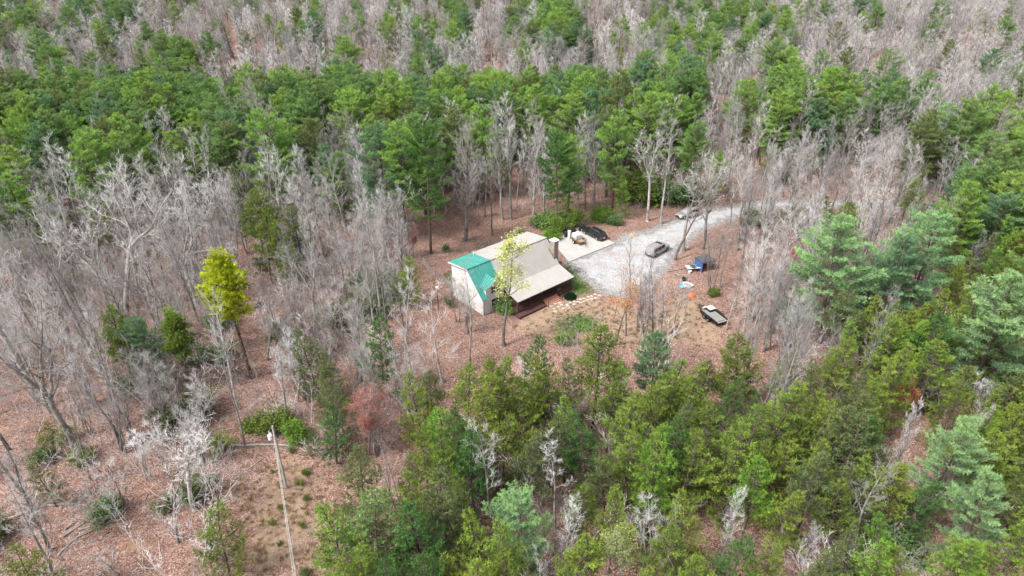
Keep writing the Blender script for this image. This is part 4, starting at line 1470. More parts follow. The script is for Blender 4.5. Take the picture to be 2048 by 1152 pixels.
# the smallest and farthest of each kind: one object for each wood
def wood(name, label, pts, protos, kindname):
    """One object of points that carry a plant each; PROTOS: objects outside the scene."""
    coll = bpy.data.collections.new(name + '_kinds')
    for i, (mesh, colr) in enumerate(protos):
        o = bpy.data.objects.new('%s_%03d' % (kindname, i), mesh)
        o.color = (*colr, 1)
        o.material_slots[0].link = 'OBJECT'; o.material_slots[0].material = tinted(mesh.materials[0], colr)
        coll.objects.link(o)
    me = bpy.data.meshes.new(name)
    P = np.array([p[0] for p in pts], np.float32)
    me.vertices.add(len(P)); me.vertices.foreach_set('co', P.ravel())
    a = me.attributes.new('rz', 'FLOAT', 'POINT'); a.data.foreach_set('value', np.array([p[1] for p in pts], np.float32))
    a = me.attributes.new('scl', 'FLOAT_VECTOR', 'POINT'); a.data.foreach_set('vector', np.array([p[2] for p in pts], np.float32).ravel())
    a = me.attributes.new('which', 'INT', 'POINT'); a.data.foreach_set('value', np.array([p[3] for p in pts], np.int32))
    o = link(name, me, kind='stuff'); o['label'] = label
    ng = bpy.data.node_groups.new(name, 'GeometryNodeTree')
    ng.interface.new_socket('Geometry', in_out='INPUT', socket_type='NodeSocketGeometry')
    ng.interface.new_socket('Geometry', in_out='OUTPUT', socket_type='NodeSocketGeometry')
    gi = ng.nodes.new('NodeGroupInput'); go = ng.nodes.new('NodeGroupOutput')
    ci = ng.nodes.new('GeometryNodeCollectionInfo'); ci.inputs['Collection'].default_value = coll
    ci.inputs['Separate Children'].default_value = True; ci.inputs['Reset Children'].default_value = True
    ip = ng.nodes.new('GeometryNodeInstanceOnPoints'); ip.inputs['Pick Instance'].default_value = True

    def na(n, t):
        x = ng.nodes.new('GeometryNodeInputNamedAttribute'); x.data_type = t; x.inputs['Name'].default_value = n
        return x.outputs[0]
    cx = ng.nodes.new('ShaderNodeCombineXYZ')
    ng.links.new(na('rz', 'FLOAT'), cx.inputs['Z'])
    ng.links.new(gi.outputs[0], ip.inputs['Points'])
    ng.links.new(ci.outputs[0], ip.inputs['Instance'])
    ng.links.new(na('which', 'INT'), ip.inputs['Instance Index'])
    ng.links.new(cx.outputs[0], ip.inputs['Rotation'])
    ng.links.new(na('scl', 'FLOAT_VECTOR'), ip.inputs['Scale'])
    ng.links.new(ip.outputs[0], go.inputs[0])
    md = o.modifiers.new('scatter', 'NODES'); md.node_group = ng
    return o


WOODN = {'white_pine': ('distant_pine_wood', 'white pines of the farther wood that merge into one green mass'),
         'scrub_pine': ('distant_scrub_wood', 'scrub pines of the farther wood that merge into one olive mass'),
         'bare_tree': ('distant_bare_wood', 'leafless grey trees of the farther wood that merge into one haze of twigs'),
         'evergreen_shrub': ('distant_thicket', 'evergreen bushes farther off under the trees')}
for k, L in far_woods.items():
    protos, index, pts = [], {}, []
    for q in L:
        key = (id(q['m'][0]), q['col'])
        if key not in index:
            index[key] = len(protos)
            protos += [(q['m'][0], q['col'] if k == 'bare_tree' else (1, 1, 1)), (q['m'][1], q['col'])]
        s = q['h'] / q['m'][2]
        for e in (0, 1):
            pts.append(((q['x'], q['y'], q['z']), q['rz'], (s * q['wide'], s * q['wide'], s), index[key] + e))
    wood(*WOODN[k], pts, protos, k)

# ------------------------------------------------------------------ undergrowth: saplings and fallen sticks past counting
rngU = np.random.default_rng(77)
sap = []
for i in range(4):
    tb = TB()
    for k in range(3 if i % 2 else 1):
        P = grow(rngU, (rngU.normal(0, .2), rngU.normal(0, .2), -.1), nrm(np.array([rngU.normal(0, .15), rngU.normal(0, .15), 1])), 4.0, 6, .10, .03)
        tb.tube(P, np.linspace(.030, .008, len(P)), 3)
        p0, p1 = [], []
        for j in range(16):
            q, d = along(P, rngU.uniform(.25, .99)); D = side_dir(rngU, d, rngU.uniform(.5, 1.0)); L = rngU.uniform(.5, 1.3)
            e = q + D * L; p0.append(q); p1.append(e)
            for f in range(3):
                b = q + D * L * rngU.uniform(.3, .9); p0.append(b); p1.append(b + side_dir(rngU, D, .7) * rngU.uniform(.25, .55))
        tb.cones(p0, p1, .011)
    sap.append(tb.mesh('sapling', [M_TWIG]))
stick = []
for i in range(4):
    tb = TB()
    P = grow(rngU, (-1.2, 0, .06), (1, 0, .02), 2.6 + i * .5, 6, .13, 0); P[:, 2] = .05 + np.abs(P[:, 2] - .05) * .5
    tb.tube(P, np.linspace(.045, .015, len(P)), 4)
    p0, p1 = [], []
    for j in range(5):
        q, d = along(P, rngU.uniform(.3, .95)); D = side_dir(rngU, d, .7); D[2] = abs(D[2]) * .4; p0.append(q); p1.append(q + nrm(D) * rngU.uniform(.4, 1.1))
    tb.cones(p0, p1, .022)
    stick.append(tb.mesh('stick', [M_DEAD]))
ptsS, ptsT = [], []
for (x, y), dd in list(zip(cand, dist_drive)) + [((a + 1.1, b - .9), c) for (a, b), c in zip(cand, dist_drive)]:
    z = float(gz(x, y)); u, v, d = proj((x, y, z))
    if dd > -2.2 or u < -80 or u > 2130 or v > 1200 or d > 260: continue
    c = cell(u, v)
    straw = 470 < u < 650 and v > 880
    if not straw and RN.random() < {'b': .62, 'B': .5, '.': .26, 'w': .25, 'v': .3, 'f': .3}.get(c, .06) * (.85 if d < 150 else .2) and not (dd > -6 and RN.random() < .6):
        if not blocked(u, v - 30, v, 3) or RN.random() < .12:
            s = RN.uniform(.45, 1.15) if RN.random() < .55 else RN.uniform(1.1, 2.0); ptsS.append(((x, y, z), RN.uniform(0, 6.3), (s, s, s), RN.randrange(8)))
    if d < 150 and RN.random() < (.58 if c in '.b' else .30 if c in 'Bv' else .06) * (.3 if straw else 1):
        s = RN.uniform(.25, .9); ptsT.append(((x + .5, y + .3, z), RN.uniform(0, 6.3), (s, s, s * .8), RN.randrange(4)))
wood('undergrowth', 'thin leafless saplings and brush scattered over the forest floor', ptsS, [(m, c) for m in sap for c in ((1.08, 1.04, 1.03), (.66, .59, .57))], 'sapling')
wood('fallen_sticks', 'pale fallen sticks strewn over the leaf litter', ptsT, [(m, (1, 1, 1)) for m in stick], 'stick')

# dry grass tufts in the straw clearing and the yard
tuft = []
for i in range(4):
    tb = TB(); n = 26
    az = rngU.uniform(0, 6.3, n); d = nrm(np.stack([np.cos(az) * .7, np.sin(az) * .7, rngU.uniform(.5, 1.4, n)], 1))
    tb.blades(np.stack([rngU.normal(0, .10, n), rngU.normal(0, .10, n), np.zeros(n)], 1), d, rngU.uniform(.25, .55, n), np.full(n, .05), np.clip(rngU.normal(.5, .25, n), 0, 1), rngU)
    tuft.append(tb.mesh('grass_tuft', [M_LEAF]))
ptsG = []
cols = [(.33, .225, .14), (.25, .16, .10), (.41, .31, .20), (.17, .19, .065), (.10, .165, .045)]
xs = np.array([RN.uniform(-38, 42) for _ in range(16000)]); ys = np.array([RN.uniform(34, 112) for _ in range(16000)])
ds1, ds2, dl = pt_seg_dist(xs, ys, STRAW1), pt_seg_dist(xs, ys, STRAW2), np.maximum.reduce([pt_seg_dist(xs, ys, LAWN), pt_seg_dist(xs, ys, LAWN2), pt_seg_dist(xs, ys, LAWN3)])
dh = np.maximum.reduce([pt_seg_dist(xs, ys, DRIVE), pt_seg_dist(xs, ys, PAD), pt_seg_dist(xs, ys, [hw(-.3, 4.9)[:2], hw(15.8, 4.9)[:2], hw(16.6, -8)[:2], hw(-.3, -8)[:2]])])
for x, y, a, b, c, h_ in zip(xs, ys, ds1, ds2, dl, dh):
    if h_ > -.25: continue
    if c > -.4 and RN.random() < .95: k = 4 if RN.random() < .75 else 3
    elif a > RN.uniform(-3, 2): k = RN.choice([0, 0, 1, 2, 2, 3])
    elif b > RN.uniform(-2, 4) and RN.random() < .6: k = RN.choice([0, 1, 2, 3])
    else: continue
    s = RN.uniform(.5, 1.1) * (.6 if k == 4 else 1)
    ptsG.append(((x, y, float(gz(x, y))), RN.uniform(0, 6.3), (s, s, s), RN.randrange(4) * 5 + k))
wood('grass', 'dry tan and green grass tufts in the straw clearing and the yard', ptsG, [(m, c) for m in tuft for c in cols], 'grass_tuft')
# ------------------------------------------------------------------ the cabin
M_SIDING = plain('white_siding', (.54, .525, .51), .7, var=.06, scale=1.2, dirt=(.46, .40, .36))
M_TRIMW = plain('white_trim', (.56, .55, .54), .6, var=.05)
M_TEAL = plain('teal_metal_roof', (.050, .245, .212), .40, .0, var=.10, scale=.8, spec=.5, dirt=(.12, .33, .28))
M_TAN = plain('pale_metal_roof', (.345, .326, .314), .42, .0, var=.05, scale=.5, spec=.5, dirt=(.30, .265, .24))
M_LOG = plain('brown_logs', (.060, .031, .023), .7, var=.3, scale=4)
M_DECK = plain('stained_deck', (.085, .042, .038), .6, var=.25, scale=5)
M_STEP = plain('worn_tread', (.42, .21, .145), .65, var=.25, scale=5)
M_DKGREEN = plain('dark_green_paint', (.020, .075, .055), .5)
M_STONE = plain('field_stone', (.27, .225, .185), .9, var=.55, scale=3.2)
M_MORTAR = plain('mortar', (.32, .29, .26), .95, var=.15)
M_CAP = plain('chimney_cap', (.66, .62, .59), .8, var=.08)
M_BLACK = plain('black_paint', (.012, .012, .013), .35, var=.3)
M_RUBBER = plain('rubber', (.016, .016, .016), .85, var=.2)
M_GALV = plain('galvanised', (.34, .35, .36), .45, .7, var=.15)
M_STEEL = plain('grey_steel', (.22, .22, .23), .5, .5, var=.25, dirt=(.16, .09, .05))
M_WHITE = plain('white_plastic', (.62, .62, .61), .45, var=.04)


def glass_mat(name, col=(.02, .025, .03), rough=.06):
    m, nt, out = mat(name)
    b = N(nt, 'ShaderNodeBsdfPrincipled', Roughness=rough)
    b.inputs['Base Color'].default_value = (*col, 1); b.inputs['Specular IOR Level'].default_value = .35
    nt.links.new(b.outputs[0], out.inputs['Surface'])
    return m


M_GLASS = glass_mat('window_glass')

cabin = thing('cabin', 'cabin with a pale metal roof, a teal green roof end and a stone chimney', 'cabin', (HFL[0], HFL[1], 0), HA)
RZ, RY = 6.6, 3.4                                     # ridge
SL = (6.6 - 2.75) / 3.7                               # steep front slope


def zf(y): return RZ - SL * (RY - y)
def zb(y): return RZ - (y - RY) * (.55 / 4.5)


def clip(poly, ax, val, keep_above):
    out = []
    for i in range(len(poly)):
        a, b = poly[i], poly[(i + 1) % len(poly)]
        ia = (a[ax] >= val) if keep_above else (a[ax] <= val); ib = (b[ax] >= val) if keep_above else (b[ax] <= val)
        if ia: out.append(a)
        if ia != ib:
            f = (val - a[ax]) / (b[ax] - a[ax]); out.append(tuple(a[k] + f * (b[k] - a[k]) for k in range(len(a))))
    return out


def siding_wall(name, poly, place, normal, m, parent, pitch=.19, th=.10):
    """Lapped boards on a wall outline POLY of (along, z); PLACE(along, z) gives the point."""
    b = MB(); n = Vector(normal)
    pts = [Vector(place(*p)) for p in poly]
    b.hexa([p - n * th for p in pts], pts)
    w = b.build(name, m, parent)
    c = MB(); z = min(p[1] for p in poly) + .02; zt = max(p[1] for p in poly)
    while z < zt - .03:
        q = clip(clip(poly, 1, z, True), 1, min(z + pitch - .012, zt), False)
        if len(q) >= 3:
            mid = z + pitch * .5
            c.hexa([Vector(place(*p)) + n * .001 for p in q], [Vector(place(*p)) + n * (.024 if p[1] < mid else .008) for p in q])
        z += pitch
    c.build('siding', m, w, kind='stuff')
    return w


gpoly = [(0, -.5), (7.6, -.5), (7.6, zb(7.6) - .12), (RY, RZ - .14), (0, zf(0) - .14)]
siding_wall('gable_wall', gpoly, lambda y, z: (0, y, z), (-1, 0, 0), M_SIDING, cabin)
fpoly = [(.02, -.5), (4.1, -.5), (4.1, zf(0) - .05), (4.1, 4.33), (2.35, 5.28), (.6, 4.33), (.6, zf(0) - .05), (.02, zf(0) - .14)]
# front wall of the green-roofed end with its gabled dormer (two outlines: below and above the eaves)
siding_wall('front_wall', [(.02, -.5), (4.1, -.5), (4.1, zf(0) - .1), (.02, zf(0) - .1)], lambda x, z: (x, 0, z), (0, -1, 0), M_SIDING, cabin)
siding_wall('dormer_wall', [(.6, zf(0) - .09), (4.1, zf(0) - .09), (4.1, 4.33), (2.35, 5.24), (.6, 4.33)], lambda x, z: (x, 0, z), (0, -1, 0), M_SIDING, cabin)
b = MB()
for s_ in (.6, 4.0): b.hexa([(s_, .01, zf(0) - .1), (s_ + .1, .01, zf(0) - .1), (s_ + .1, 1.3, zf(1.3) - .1), (s_, 1.3, zf(1.3) - .1)], [(s_, .01, 4.3), (s_ + .1, .01, 4.3), (s_ + .1, 1.3, 4.42), (s_, 1.3, 4.42)])
b.build('dormer_cheek', M_SIDING, cabin)
b = MB(); b.hexa([(4.2, .02, -.5), (15.5, .02, -.5), (15.5, 7.6, -.5), (4.2, 7.6, -.5)], [(4.2, .02, 3.0), (15.5, .02, 3.0), (15.5, 7.6, 3.0), (4.2, 7.6, 3.0)])
b.build('log_wall', M_LOG, cabin)
b = MB()
for k in range(13): b.tube([(4.25, .0, .95 + k * .16), (15.45, .0, .95 + k * .16)], .075, 6)
b.build('log_course', M_LOG, cabin, kind='stuff')
siding_wall('far_gable_wall', [(0.1, 3.0), (7.6, 3.0), (7.6, zb(7.6) - .12), (RY, RZ - .14), (.1, zf(.1) - .1)], lambda y, z: (15.5, y, z), (1, 0, 0), M_SIDING, cabin)
siding_wall('back_wall', [(0, -.5), (15.5, -.5), (15.5, zb(7.6) - .13), (0, zb(7.6) - .13)], lambda x, z: (x, 7.6, z), (0, 1, 0), M_SIDING, cabin)


def roof_panel(name, pts, m, ribs_u, rib_h=.09, rib_w=.08, pitch=.50, th=.10):
    """Metal roof sheet from a planar outline; raised ribs run along RIBS_U = (from edge, to edge) pairs."""
    b = MB(); p = [Vector(q) for q in pts]
    n = (p[1] - p[0]).cross(p[2] - p[0]).normalized()
    if n.z < 0: n = -n
    b.hexa([q - n * th for q in p], p)
    o = b.build(name, m, cabin)
    if ribs_u:
        (a0, a1), (c0, c1) = ribs_u
        a0, a1, c0, c1 = map(Vector, (a0, a1, c0, c1))
        k = max(1, int((a1 - a0).length / pitch)); r = MB()
        e = (a1 - a0).normalized() * rib_w * .5
        for i in range(k + 1):
            f = i / k
            q0 = a0.lerp(a1, f); q1 = c0.lerp(c1, f)
            r.hexa([q0 - e, q0 + e, q1 + e, q1 - e], [q0 - e * .5 + n * rib_h, q0 + e * .5 + n * rib_h, q1 + e * .5 + n * rib_h, q1 - e * .5 + n * rib_h])
        r.build('rib', m, o, kind='stuff')
    return o


XL, XM, XR, XR2, XR3 = -.35, 4.2, 16.1, 15.85, 15.55
B0 = 7.95
roof_panel('teal_back_roof', [(XL, RY, RZ), (XM, RY, RZ), (XM, B0, zb(B0)), (XL, B0, zb(B0))], M_TEAL, (((XL + .1, RY, RZ), (XM - .1, RY, RZ)), ((XL + .1, B0, zb(B0)), (XM - .1, B0, zb(B0)))))
roof_panel('pale_back_roof', [(XM, RY, RZ + .02), (XR, RY, RZ + .02), (XR, B0, zb(B0) + .02), (XM, B0, zb(B0) + .02)], M_TAN, (((XM + .1, RY, RZ + .02), (XR - .1, RY, RZ + .02)), ((XM + .1, B0, zb(B0) + .02), (XR - .1, B0, zb(B0) + .02))), rib_h=.045, rib_w=.05)
ye = -.32
roof_panel('teal_front_roof', [(XL, RY, RZ), (.62, RY, RZ), (.62, ye, zf(ye)), (XL, ye, zf(ye))], M_TEAL, (((XL + .1, RY, RZ), (.6, RY, RZ)), ((XL + .1, ye, zf(ye)), (.6, ye, zf(ye)))))
roof_panel('teal_front_roof', [(.62, RY, RZ - .002), (XM, RY, RZ - .002), (XM, .08, zf(.08) - .002), (.62, .08, zf(.08) - .002)], M_TEAL, (((.9, RY, RZ), (XM - .1, RY, RZ)), ((.9, .1, zf(.1)), (XM - .1, .1, zf(.1)))))
DR_, DE, DS = 5.36, 4.30, 2.35                        # dormer: ridge, eave, centre line
yr, ye2 = RY - (RZ - DR_) / SL, RY - (RZ - DE) / SL
for sg, xe in ((-1, .28), (1, 4.36)):
    roof_panel('dormer_roof', [(DS, -.32, DR_), (DS, yr + .06, DR_), (xe, ye2 + .06, DE), (xe, -.32, DE)], M_TEAL, (((DS, -.28, DR_), (DS, yr - .3, DR_)), ((xe, -.28, DE), (xe, ye2 - .1, DE))))
b = MB(); b.tube([(DS, -.33, DR_ + .02), (DS, yr, DR_ + .02)], .06, 6); b.build('dormer_ridge_cap', M_TEAL, cabin)
roof_panel('pale_front_roof', [(XM, RY, RZ + .02), (XR, RY, RZ + .02), (XR2, .05, zf(.05) + .10), (XM - .2, .05, zf(.05) + .10)], M_TAN, (((XM + .1, RY, RZ + .02), (XR - .1, RY, RZ + .02)), ((XM - .1, .05, zf(.05) + .1), (XR2 - .1, .05, zf(.05) + .1))), rib_h=.045, rib_w=.05)
zb1, zp, yp = zf(.05) + .085, 2.50, -3.75
roof_panel('porch_roof', [(XM - .2, .06, zb1), (XR2, .06, zb1), (XR3, yp, zp), (3.65, yp, zp)], M_TAN, (((XM - .1, .06, zb1), (XR2 - .1, .06, zb1)), ((3.75, yp, zp), (XR3 - .1, yp, zp))), rib_h=.045, rib_w=.05)
b = MB(); b.box(XL, XM, RY - .16, RY + .16, RZ - .02, RZ + .045); b.build('ridge_cap', M_TEAL, cabin, bevel=.02)
b = MB(); b.box(XM + .01, XR, RY - .16, RY + .16, RZ + .0, RZ + .065); b.build('ridge_cap', M_TAN, cabin, bevel=.02)
# fascia, rake and gutter
b = MB()
b.hexa([(XL - .03, RY, RZ - .22), (XL, RY, RZ - .22), (XL, B0, zb(B0) - .2), (XL - .03, B0, zb(B0) - .2)], [(XL - .03, RY, RZ - .01), (XL, RY, RZ - .01), (XL, B0, zb(B0) - .01), (XL - .03, B0, zb(B0) - .01)])
b.hexa([(XL - .03, ye, zf(ye) - .22), (XL, ye, zf(ye) - .22), (XL, RY, RZ - .22), (XL - .03, RY, RZ - .22)], [(XL - .03, ye, zf(ye) - .01), (XL, ye, zf(ye) - .01), (XL, RY, RZ - .01), (XL - .03, RY, RZ - .01)])
b.hexa([(.28, -.35, DE - .16), (.28, -.32, DE - .16), (DS, -.32, DR_ - .16), (DS, -.35, DR_ - .16)], [(.28, -.35, DE - .01), (.28, -.32, DE - .01), (DS, -.32, DR_ - .01), (DS, -.35, DR_ - .01)])
b.hexa([(DS, -.35, DR_ - .16), (DS, -.32, DR_ - .16), (4.36, -.32, DE - .16), (4.36, -.35, DE - .16)], [(DS, -.35, DR_ - .01), (DS, -.32, DR_ - .01), (4.36, -.32, DE - .01), (4.36, -.35, DE - .01)])
b.build('rake_board', M_TRIMW, cabin)
b = MB(); b.box(3.65, XR3, yp - .05, yp - .005, zp - .22, zp - .02); b.build('porch_fascia', M_BLACK, cabin)
b = MB(); b.box(XL, XR, B0 + .005, B0 + .12, zb(B0) - .14, zb(B0) - .02); b.build('gutter', M_DKGREEN, cabin)
b = MB(); b.tube([(.25, -.4, zf(ye) - .1), (.12, -.1, 2.3), (.12, -.1, -.3)], .045, 6); b.build('downspout', M_DKGREEN, cabin)
# vents
b = MB(); b.tube([(3.9, 7.1, zb(7.1) - .1), (3.9, 7.1, zb(7.1) + .55)], .07, 8); b.build('vent_pipe', M_WHITE, cabin)
b = MB(); b.box(6.6, 7.1, 3.75, 4.2, zb(4) - .05, zb(4) + .22); b.build('roof_vent', M_TRIMW, cabin, bevel=.03)
# windows


def window(x0, x1, z0, z1, cols, rows, y=-.03, m=M_GLASS):
    f = MB(); w = .07
    f.box(x0 - w, x1 + w, y - .05, y, z0 - w, z0); f.box(x0 - w, x1 + w, y - .05, y, z1, z1 + w)
    f.box(x0 - w, x0, y - .05, y, z0, z1); f.box(x1, x1 + w, y - .05, y, z0, z1)
    cw, rh = (x1 - x0) / cols, (z1 - z0) / rows
    for i in range(1, cols): f.box(x0 + i * cw - .06, x0 + i * cw + .06, y - .045, y, z0, z1)
    for j in range(1, rows):
        for i in range(cols): f.box(x0 + i * cw + (.06 if i else 0), x0 + (i + 1) * cw - (.06 if i < cols - 1 else 0), y - .04, y, z0 + j * rh - .035, z0 + j * rh + .035)
    fr = f.build('window', M_TRIMW, cabin)
    for i in range(cols):
        for j in range(rows):
            p = MB(); p.box(x0 + i * cw + .01, x0 + (i + 1) * cw - .01, y - .018, y - .01, z0 + j * rh + .01, z0 + (j + 1) * rh - .01)
            p.build('pane', m, fr)


window(1.55, 3.30, 3.12, 4.25, 2, 2)
window(1.6, 3.35, .95, 2.1, 2, 2)
window(6.0, 7.2, 1.3, 2.3, 2, 1, -.09); window(12.6, 13.8, 1.3, 2.3, 2, 1, -.09)
b = MB(); b.box(9.8, 10.8, -.13, -.08, .82, 2.75); dr_ = b.build('door', M_DKGREEN, cabin)
b = MB(); b.lathe([(.035, 0), (.04, .05)], (9.92, -.16, 1.75), 8); b.build('handle', M_GALV, dr_)
# porch: upper deck with boards, lower platform, posts, rails, steps
b = MB(); b.box(3.75, 15.4, -3.45, -.08, .45, .70); pd_ = b.build('porch_floor', M_DECK, cabin)
b = MB(); b.box(3.75, 8.9, -3.5, -3.46, -.3, .70); b.box(12.05, 15.4, -3.5, -3.46, -.3, .70); b.box(3.7, 3.74, -3.5, -.1, -.3, .7); b.box(15.41, 15.45, -3.5, -.1, -.3, .7); b.build('skirting', M_DECK, cabin)
b = MB(); k = 0
y_ = -3.44
while y_ < -.2:
    b.box(3.77, 15.38, y_, y_ + .13, .701, .722); y_ += .14
b.build('deck_board', M_DECK, pd_, kind='stuff')
b = MB(); b.box(3.3, 8.75, -4.55, -3.52, .12, .36); b.box(3.35, 8.7, -4.5, -3.55, -.3, .12); lp_ = b.build('lower_platform', M_DECK, cabin)
b = MB(); y_ = -4.54
while y_ < -3.6: b.box(3.31, 8.74, y_, y_ + .13, .361, .38); y_ += .14
b.build('deck_board', M_DECK, lp_, kind='stuff')
for i, s_ in enumerate((3.95, 6.4, 8.85, 12.1, 15.2)):
    b = MB(); b.box(s_ - .08, s_ + .08, -3.42, -3.26, .72, zp + .02); b.build('post', M_DKGREEN if i == 4 else M_LOG, cabin)
for s0, s1 in ((4.04, 6.31), (6.49, 8.76), (12.19, 15.11)):
    r = MB(); r.box(s0, s1, -3.39, -3.29, 1.58, 1.64); r.box(s0, s1, -3.37, -3.31, .86, .91); rl = r.build('railing', M_LOG, cabin)
    r = MB(); k = int((s1 - s0) / .13)
    for i in range(k): x = s0 + .06 + i * (s1 - s0 - .08) / k; r.box(x, x + .04, -3.36, -3.32, .91, 1.58)
    r.build('baluster', M_LOG, rl, kind='stuff')
for i in range(5):
    b = MB(); z = .60 - i * .15; y1 = -3.47 - i * .27
    b.box(9.05, 11.95, y1 - .29, y1, z - .05, z); st_ = b.build('stair_tread', M_STEP, cabin)
b = MB()
for s_ in (8.96, 11.98): b.hexa([(s_, -4.85, -.2), (s_ + .06, -4.85, -.2), (s_ + .06, -3.47, -.2), (s_, -3.47, -.2)], [(s_, -4.85, .02), (s_ + .06, -4.85, .02), (s_ + .06, -3.47, .62), (s_, -3.47, .62)])
for i in range(5): z = .60 - i * .15; y1 = -3.47 - i * .27; b.box(9.03, 11.97, y1 - .02, y1 - .005, z - .14, z - .06)
b.build('stringer', M_DECK, cabin)
for s_ in (8.99, 12.01):
    b = MB(); b.tube([(s_, -3.4, 1.55), (s_, -4.75, .95)], .035, 6); b.tube([(s_, -4.75, -.1), (s_, -4.75, .97)], .04, 6); b.build('stair_rail', M_LOG, cabin)
# chimney of field stone
c0, c1, d0, d1 = 15.5, 16.45, .95, 1.95
b = MB(); b.box(c0, c1, d0, d1, -.3, 6.86); ch = b.build('chimney', M_MORTAR, cabin)
b = MB(); rs = random.Random(3)
for side in range(4):
    z = -.2 if side != 3 else 4.2
    while z < 6.8:
        hh = rs.uniform(.13, .24); a = 0.02
        W_s = (c1 - c0) if side in (0, 1) else (d1 - d0)
        while a < W_s - .05:
            w = min(rs.uniform(.16, .36), W_s - a - .01); o = rs.uniform(.02, .06); zt = min(z + hh - .025, 6.84)
            q = rs.uniform(0, .03)
            if side == 0: B_, N_ = [(c0 + a, d0, z), (c0 + a + w - .02, d0, z + q), (c0 + a + w - .03, d0, zt), (c0 + a + q, d0, zt - q)], (0, -o, 0)
            elif side == 1: B_, N_ = [(c0 + a, d1, z), (c0 + a + w - .02, d1, z + q), (c0 + a + w - .03, d1, zt), (c0 + a + q, d1, zt - q)], (0, o, 0)
            elif side == 2: B_, N_ = [(c1, d0 + a, z), (c1, d0 + a + w - .02, z + q), (c1, d0 + a + w - .03, zt), (c1, d0 + a + q, zt - q)], (o, 0, 0)
            else: B_, N_ = [(c0, d0 + a, z), (c0, d0 + a + w - .02, z + q), (c0, d0 + a + w - .03, zt), (c0, d0 + a + q, zt - q)], (-o, 0, 0)
            b.hexa(B_, [Vector(p) + Vector(N_) for p in B_]); a += w
        z += hh
b.build('stone', M_STONE, ch, kind='stuff')
b = MB(); b.box(c0 - .13, c1 + .13, d0 - .13, d1 + .13, 6.87, 7.0); b.build('chimney_cap', M_CAP, ch, bevel=.03)
b = MB(); b.hexa([(c0 - .16, d0 - .2, zf(d0 - .2) + .03), (c0 - .04, d0 - .2, zf(d0 - .2) + .03), (c0 - .04, d1 + .1, zf(d1 + .1) + .03), (c0 - .16, d1 + .1, zf(d1 + .1) + .03)],
               [(c0 - .16, d0 - .2, zf(d0 - .2) + .12), (c0 - .04, d0 - .2, zf(d0 - .2) + .12), (c0 - .04, d1 + .1, zf(d1 + .1) + .12), (c0 - .16, d1 + .1, zf(d1 + .1) + .12)])
b.hexa([(c0 - .04, d0 - .2, zf(d0 - .2) + .03), (c1 - .3, d0 - .2, zf(d0 - .2) + .03), (c1 - .3, d0 - .06, zf(d0 - .06) + .03), (c0 - .04, d0 - .06, zf(d0 - .06) + .03)],
       [(c0 - .04, d0 - .2, zf(d0 - .2) + .13), (c1 - .3, d0 - .2, zf(d0 - .2) + .13), (c1 - .3, d0 - .06, zf(d0 - .06) + .13), (c0 - .04, d0 - .06, zf(d0 - .06) + .13)])
b.build('flashing', M_DKGREEN, ch)

# ------------------------------------------------------------------ stepping stones from the stairs to the drive
M_SLATE = plain('stepping_stone', (.42, .385, .33), .9, var=.2, scale=3)
path = bpy.data.objects.new('stepping_stone_path', None); COL.objects.link(path)
tag(path, 'path of pale flat stepping stones from the porch stairs toward the gravel', kind='structure')
rs = random.Random(9)
spots = [(1102, 612), (1110, 608), (1119, 606), (1123, 610), (1116, 614), (1108, 618), (1110, 623), (1133, 609), (1127, 617), (1140, 606), (1135, 612), (1148, 603), (1156, 604), (1147, 609), (1153, 598), (1161, 599), (1160, 606), (1168, 597), (1168, 603), (1176, 594), (1175, 600), (1184, 592), (1183, 598), (1190, 589), (1141, 615), (1131, 622), (1191, 596), (1199, 591)]
for u, v in spots:
    p = at(u, v); n = rs.randint(6, 8); a0 = rs.uniform(0, 6)
    ring = [(math.cos(a0 + 2 * PI * k / n) * rs.uniform(.24, .36), math.sin(a0 + 2 * PI * k / n) * rs.uniform(.20, .30)) for k in range(n)]
    b = MB(); b.hexa([(p[0] + x, p[1] + y, p[2] - .05) for x, y in ring], [(p[0] + x * .94, p[1] + y * .94, p[2] + .055) for x, y in ring])
    b.build('stone', M_SLATE, path)

# ------------------------------------------------------------------ chain-link fence
M_WIRE = plain('fence_wire', (.30, .30, .30), .6, .4)
fl = [at(u, v) for u, v in [(1006, 484), (925, 505), (846, 527), (860, 546), (884, 563), (908, 586)]]
fence = thing('chain_link_fence', 'grey chain-link fence round the back yard of the cabin', 'fence', fl[2])
off = Vector(fl[2])
FHT = 1.25
for i in range(len(fl) - 1):
    a, b_ = Vector(fl[i]) - off, Vector(fl[i + 1]) - off
    L = (b_ - a).length; k = max(1, round(L / 2.4))
    for j in range(k + (1 if i == len(fl) - 2 else 0)):
        p = a.lerp(b_, j / k); q = MB(); q.tube([p - Vector((0, 0, .2)), p + Vector((0, 0, FHT + .05))], .035, 6); q.build('post', M_STEEL, fence)
    q = MB(); q.tube([a + Vector((0, 0, FHT)), b_ + Vector((0, 0, FHT))], .028, 5); q.build('rail', M_GALV, fence)
    q = MB(); s = .16; m_ = int(L / s); d = (b_ - a) / L
    hN = FHT - .05
    for j in range(-int(hN / s), m_):
        for sg in (0, 1):
            t0, t1 = j * s, j * s + hN
            z0, z1 = (.04, .04 + hN) if sg == 0 else (.04 + hN, .04)
            if t0 < 0: f = -t0 / hN; z0 = z0 + (z1 - z0) * f; t0 = 0
            if t1 > L: f = (L - t0) / (t1 - t0); z1 = z0 + (z1 - z0) * f; t1 = L
            q.tube([a + d * t0 + Vector((0, 0, z0)), a + d * t1 + Vector((0, 0, z1))], .006, 3, False)
    q.build('mesh_wire', M_WIRE, fence, kind='stuff')
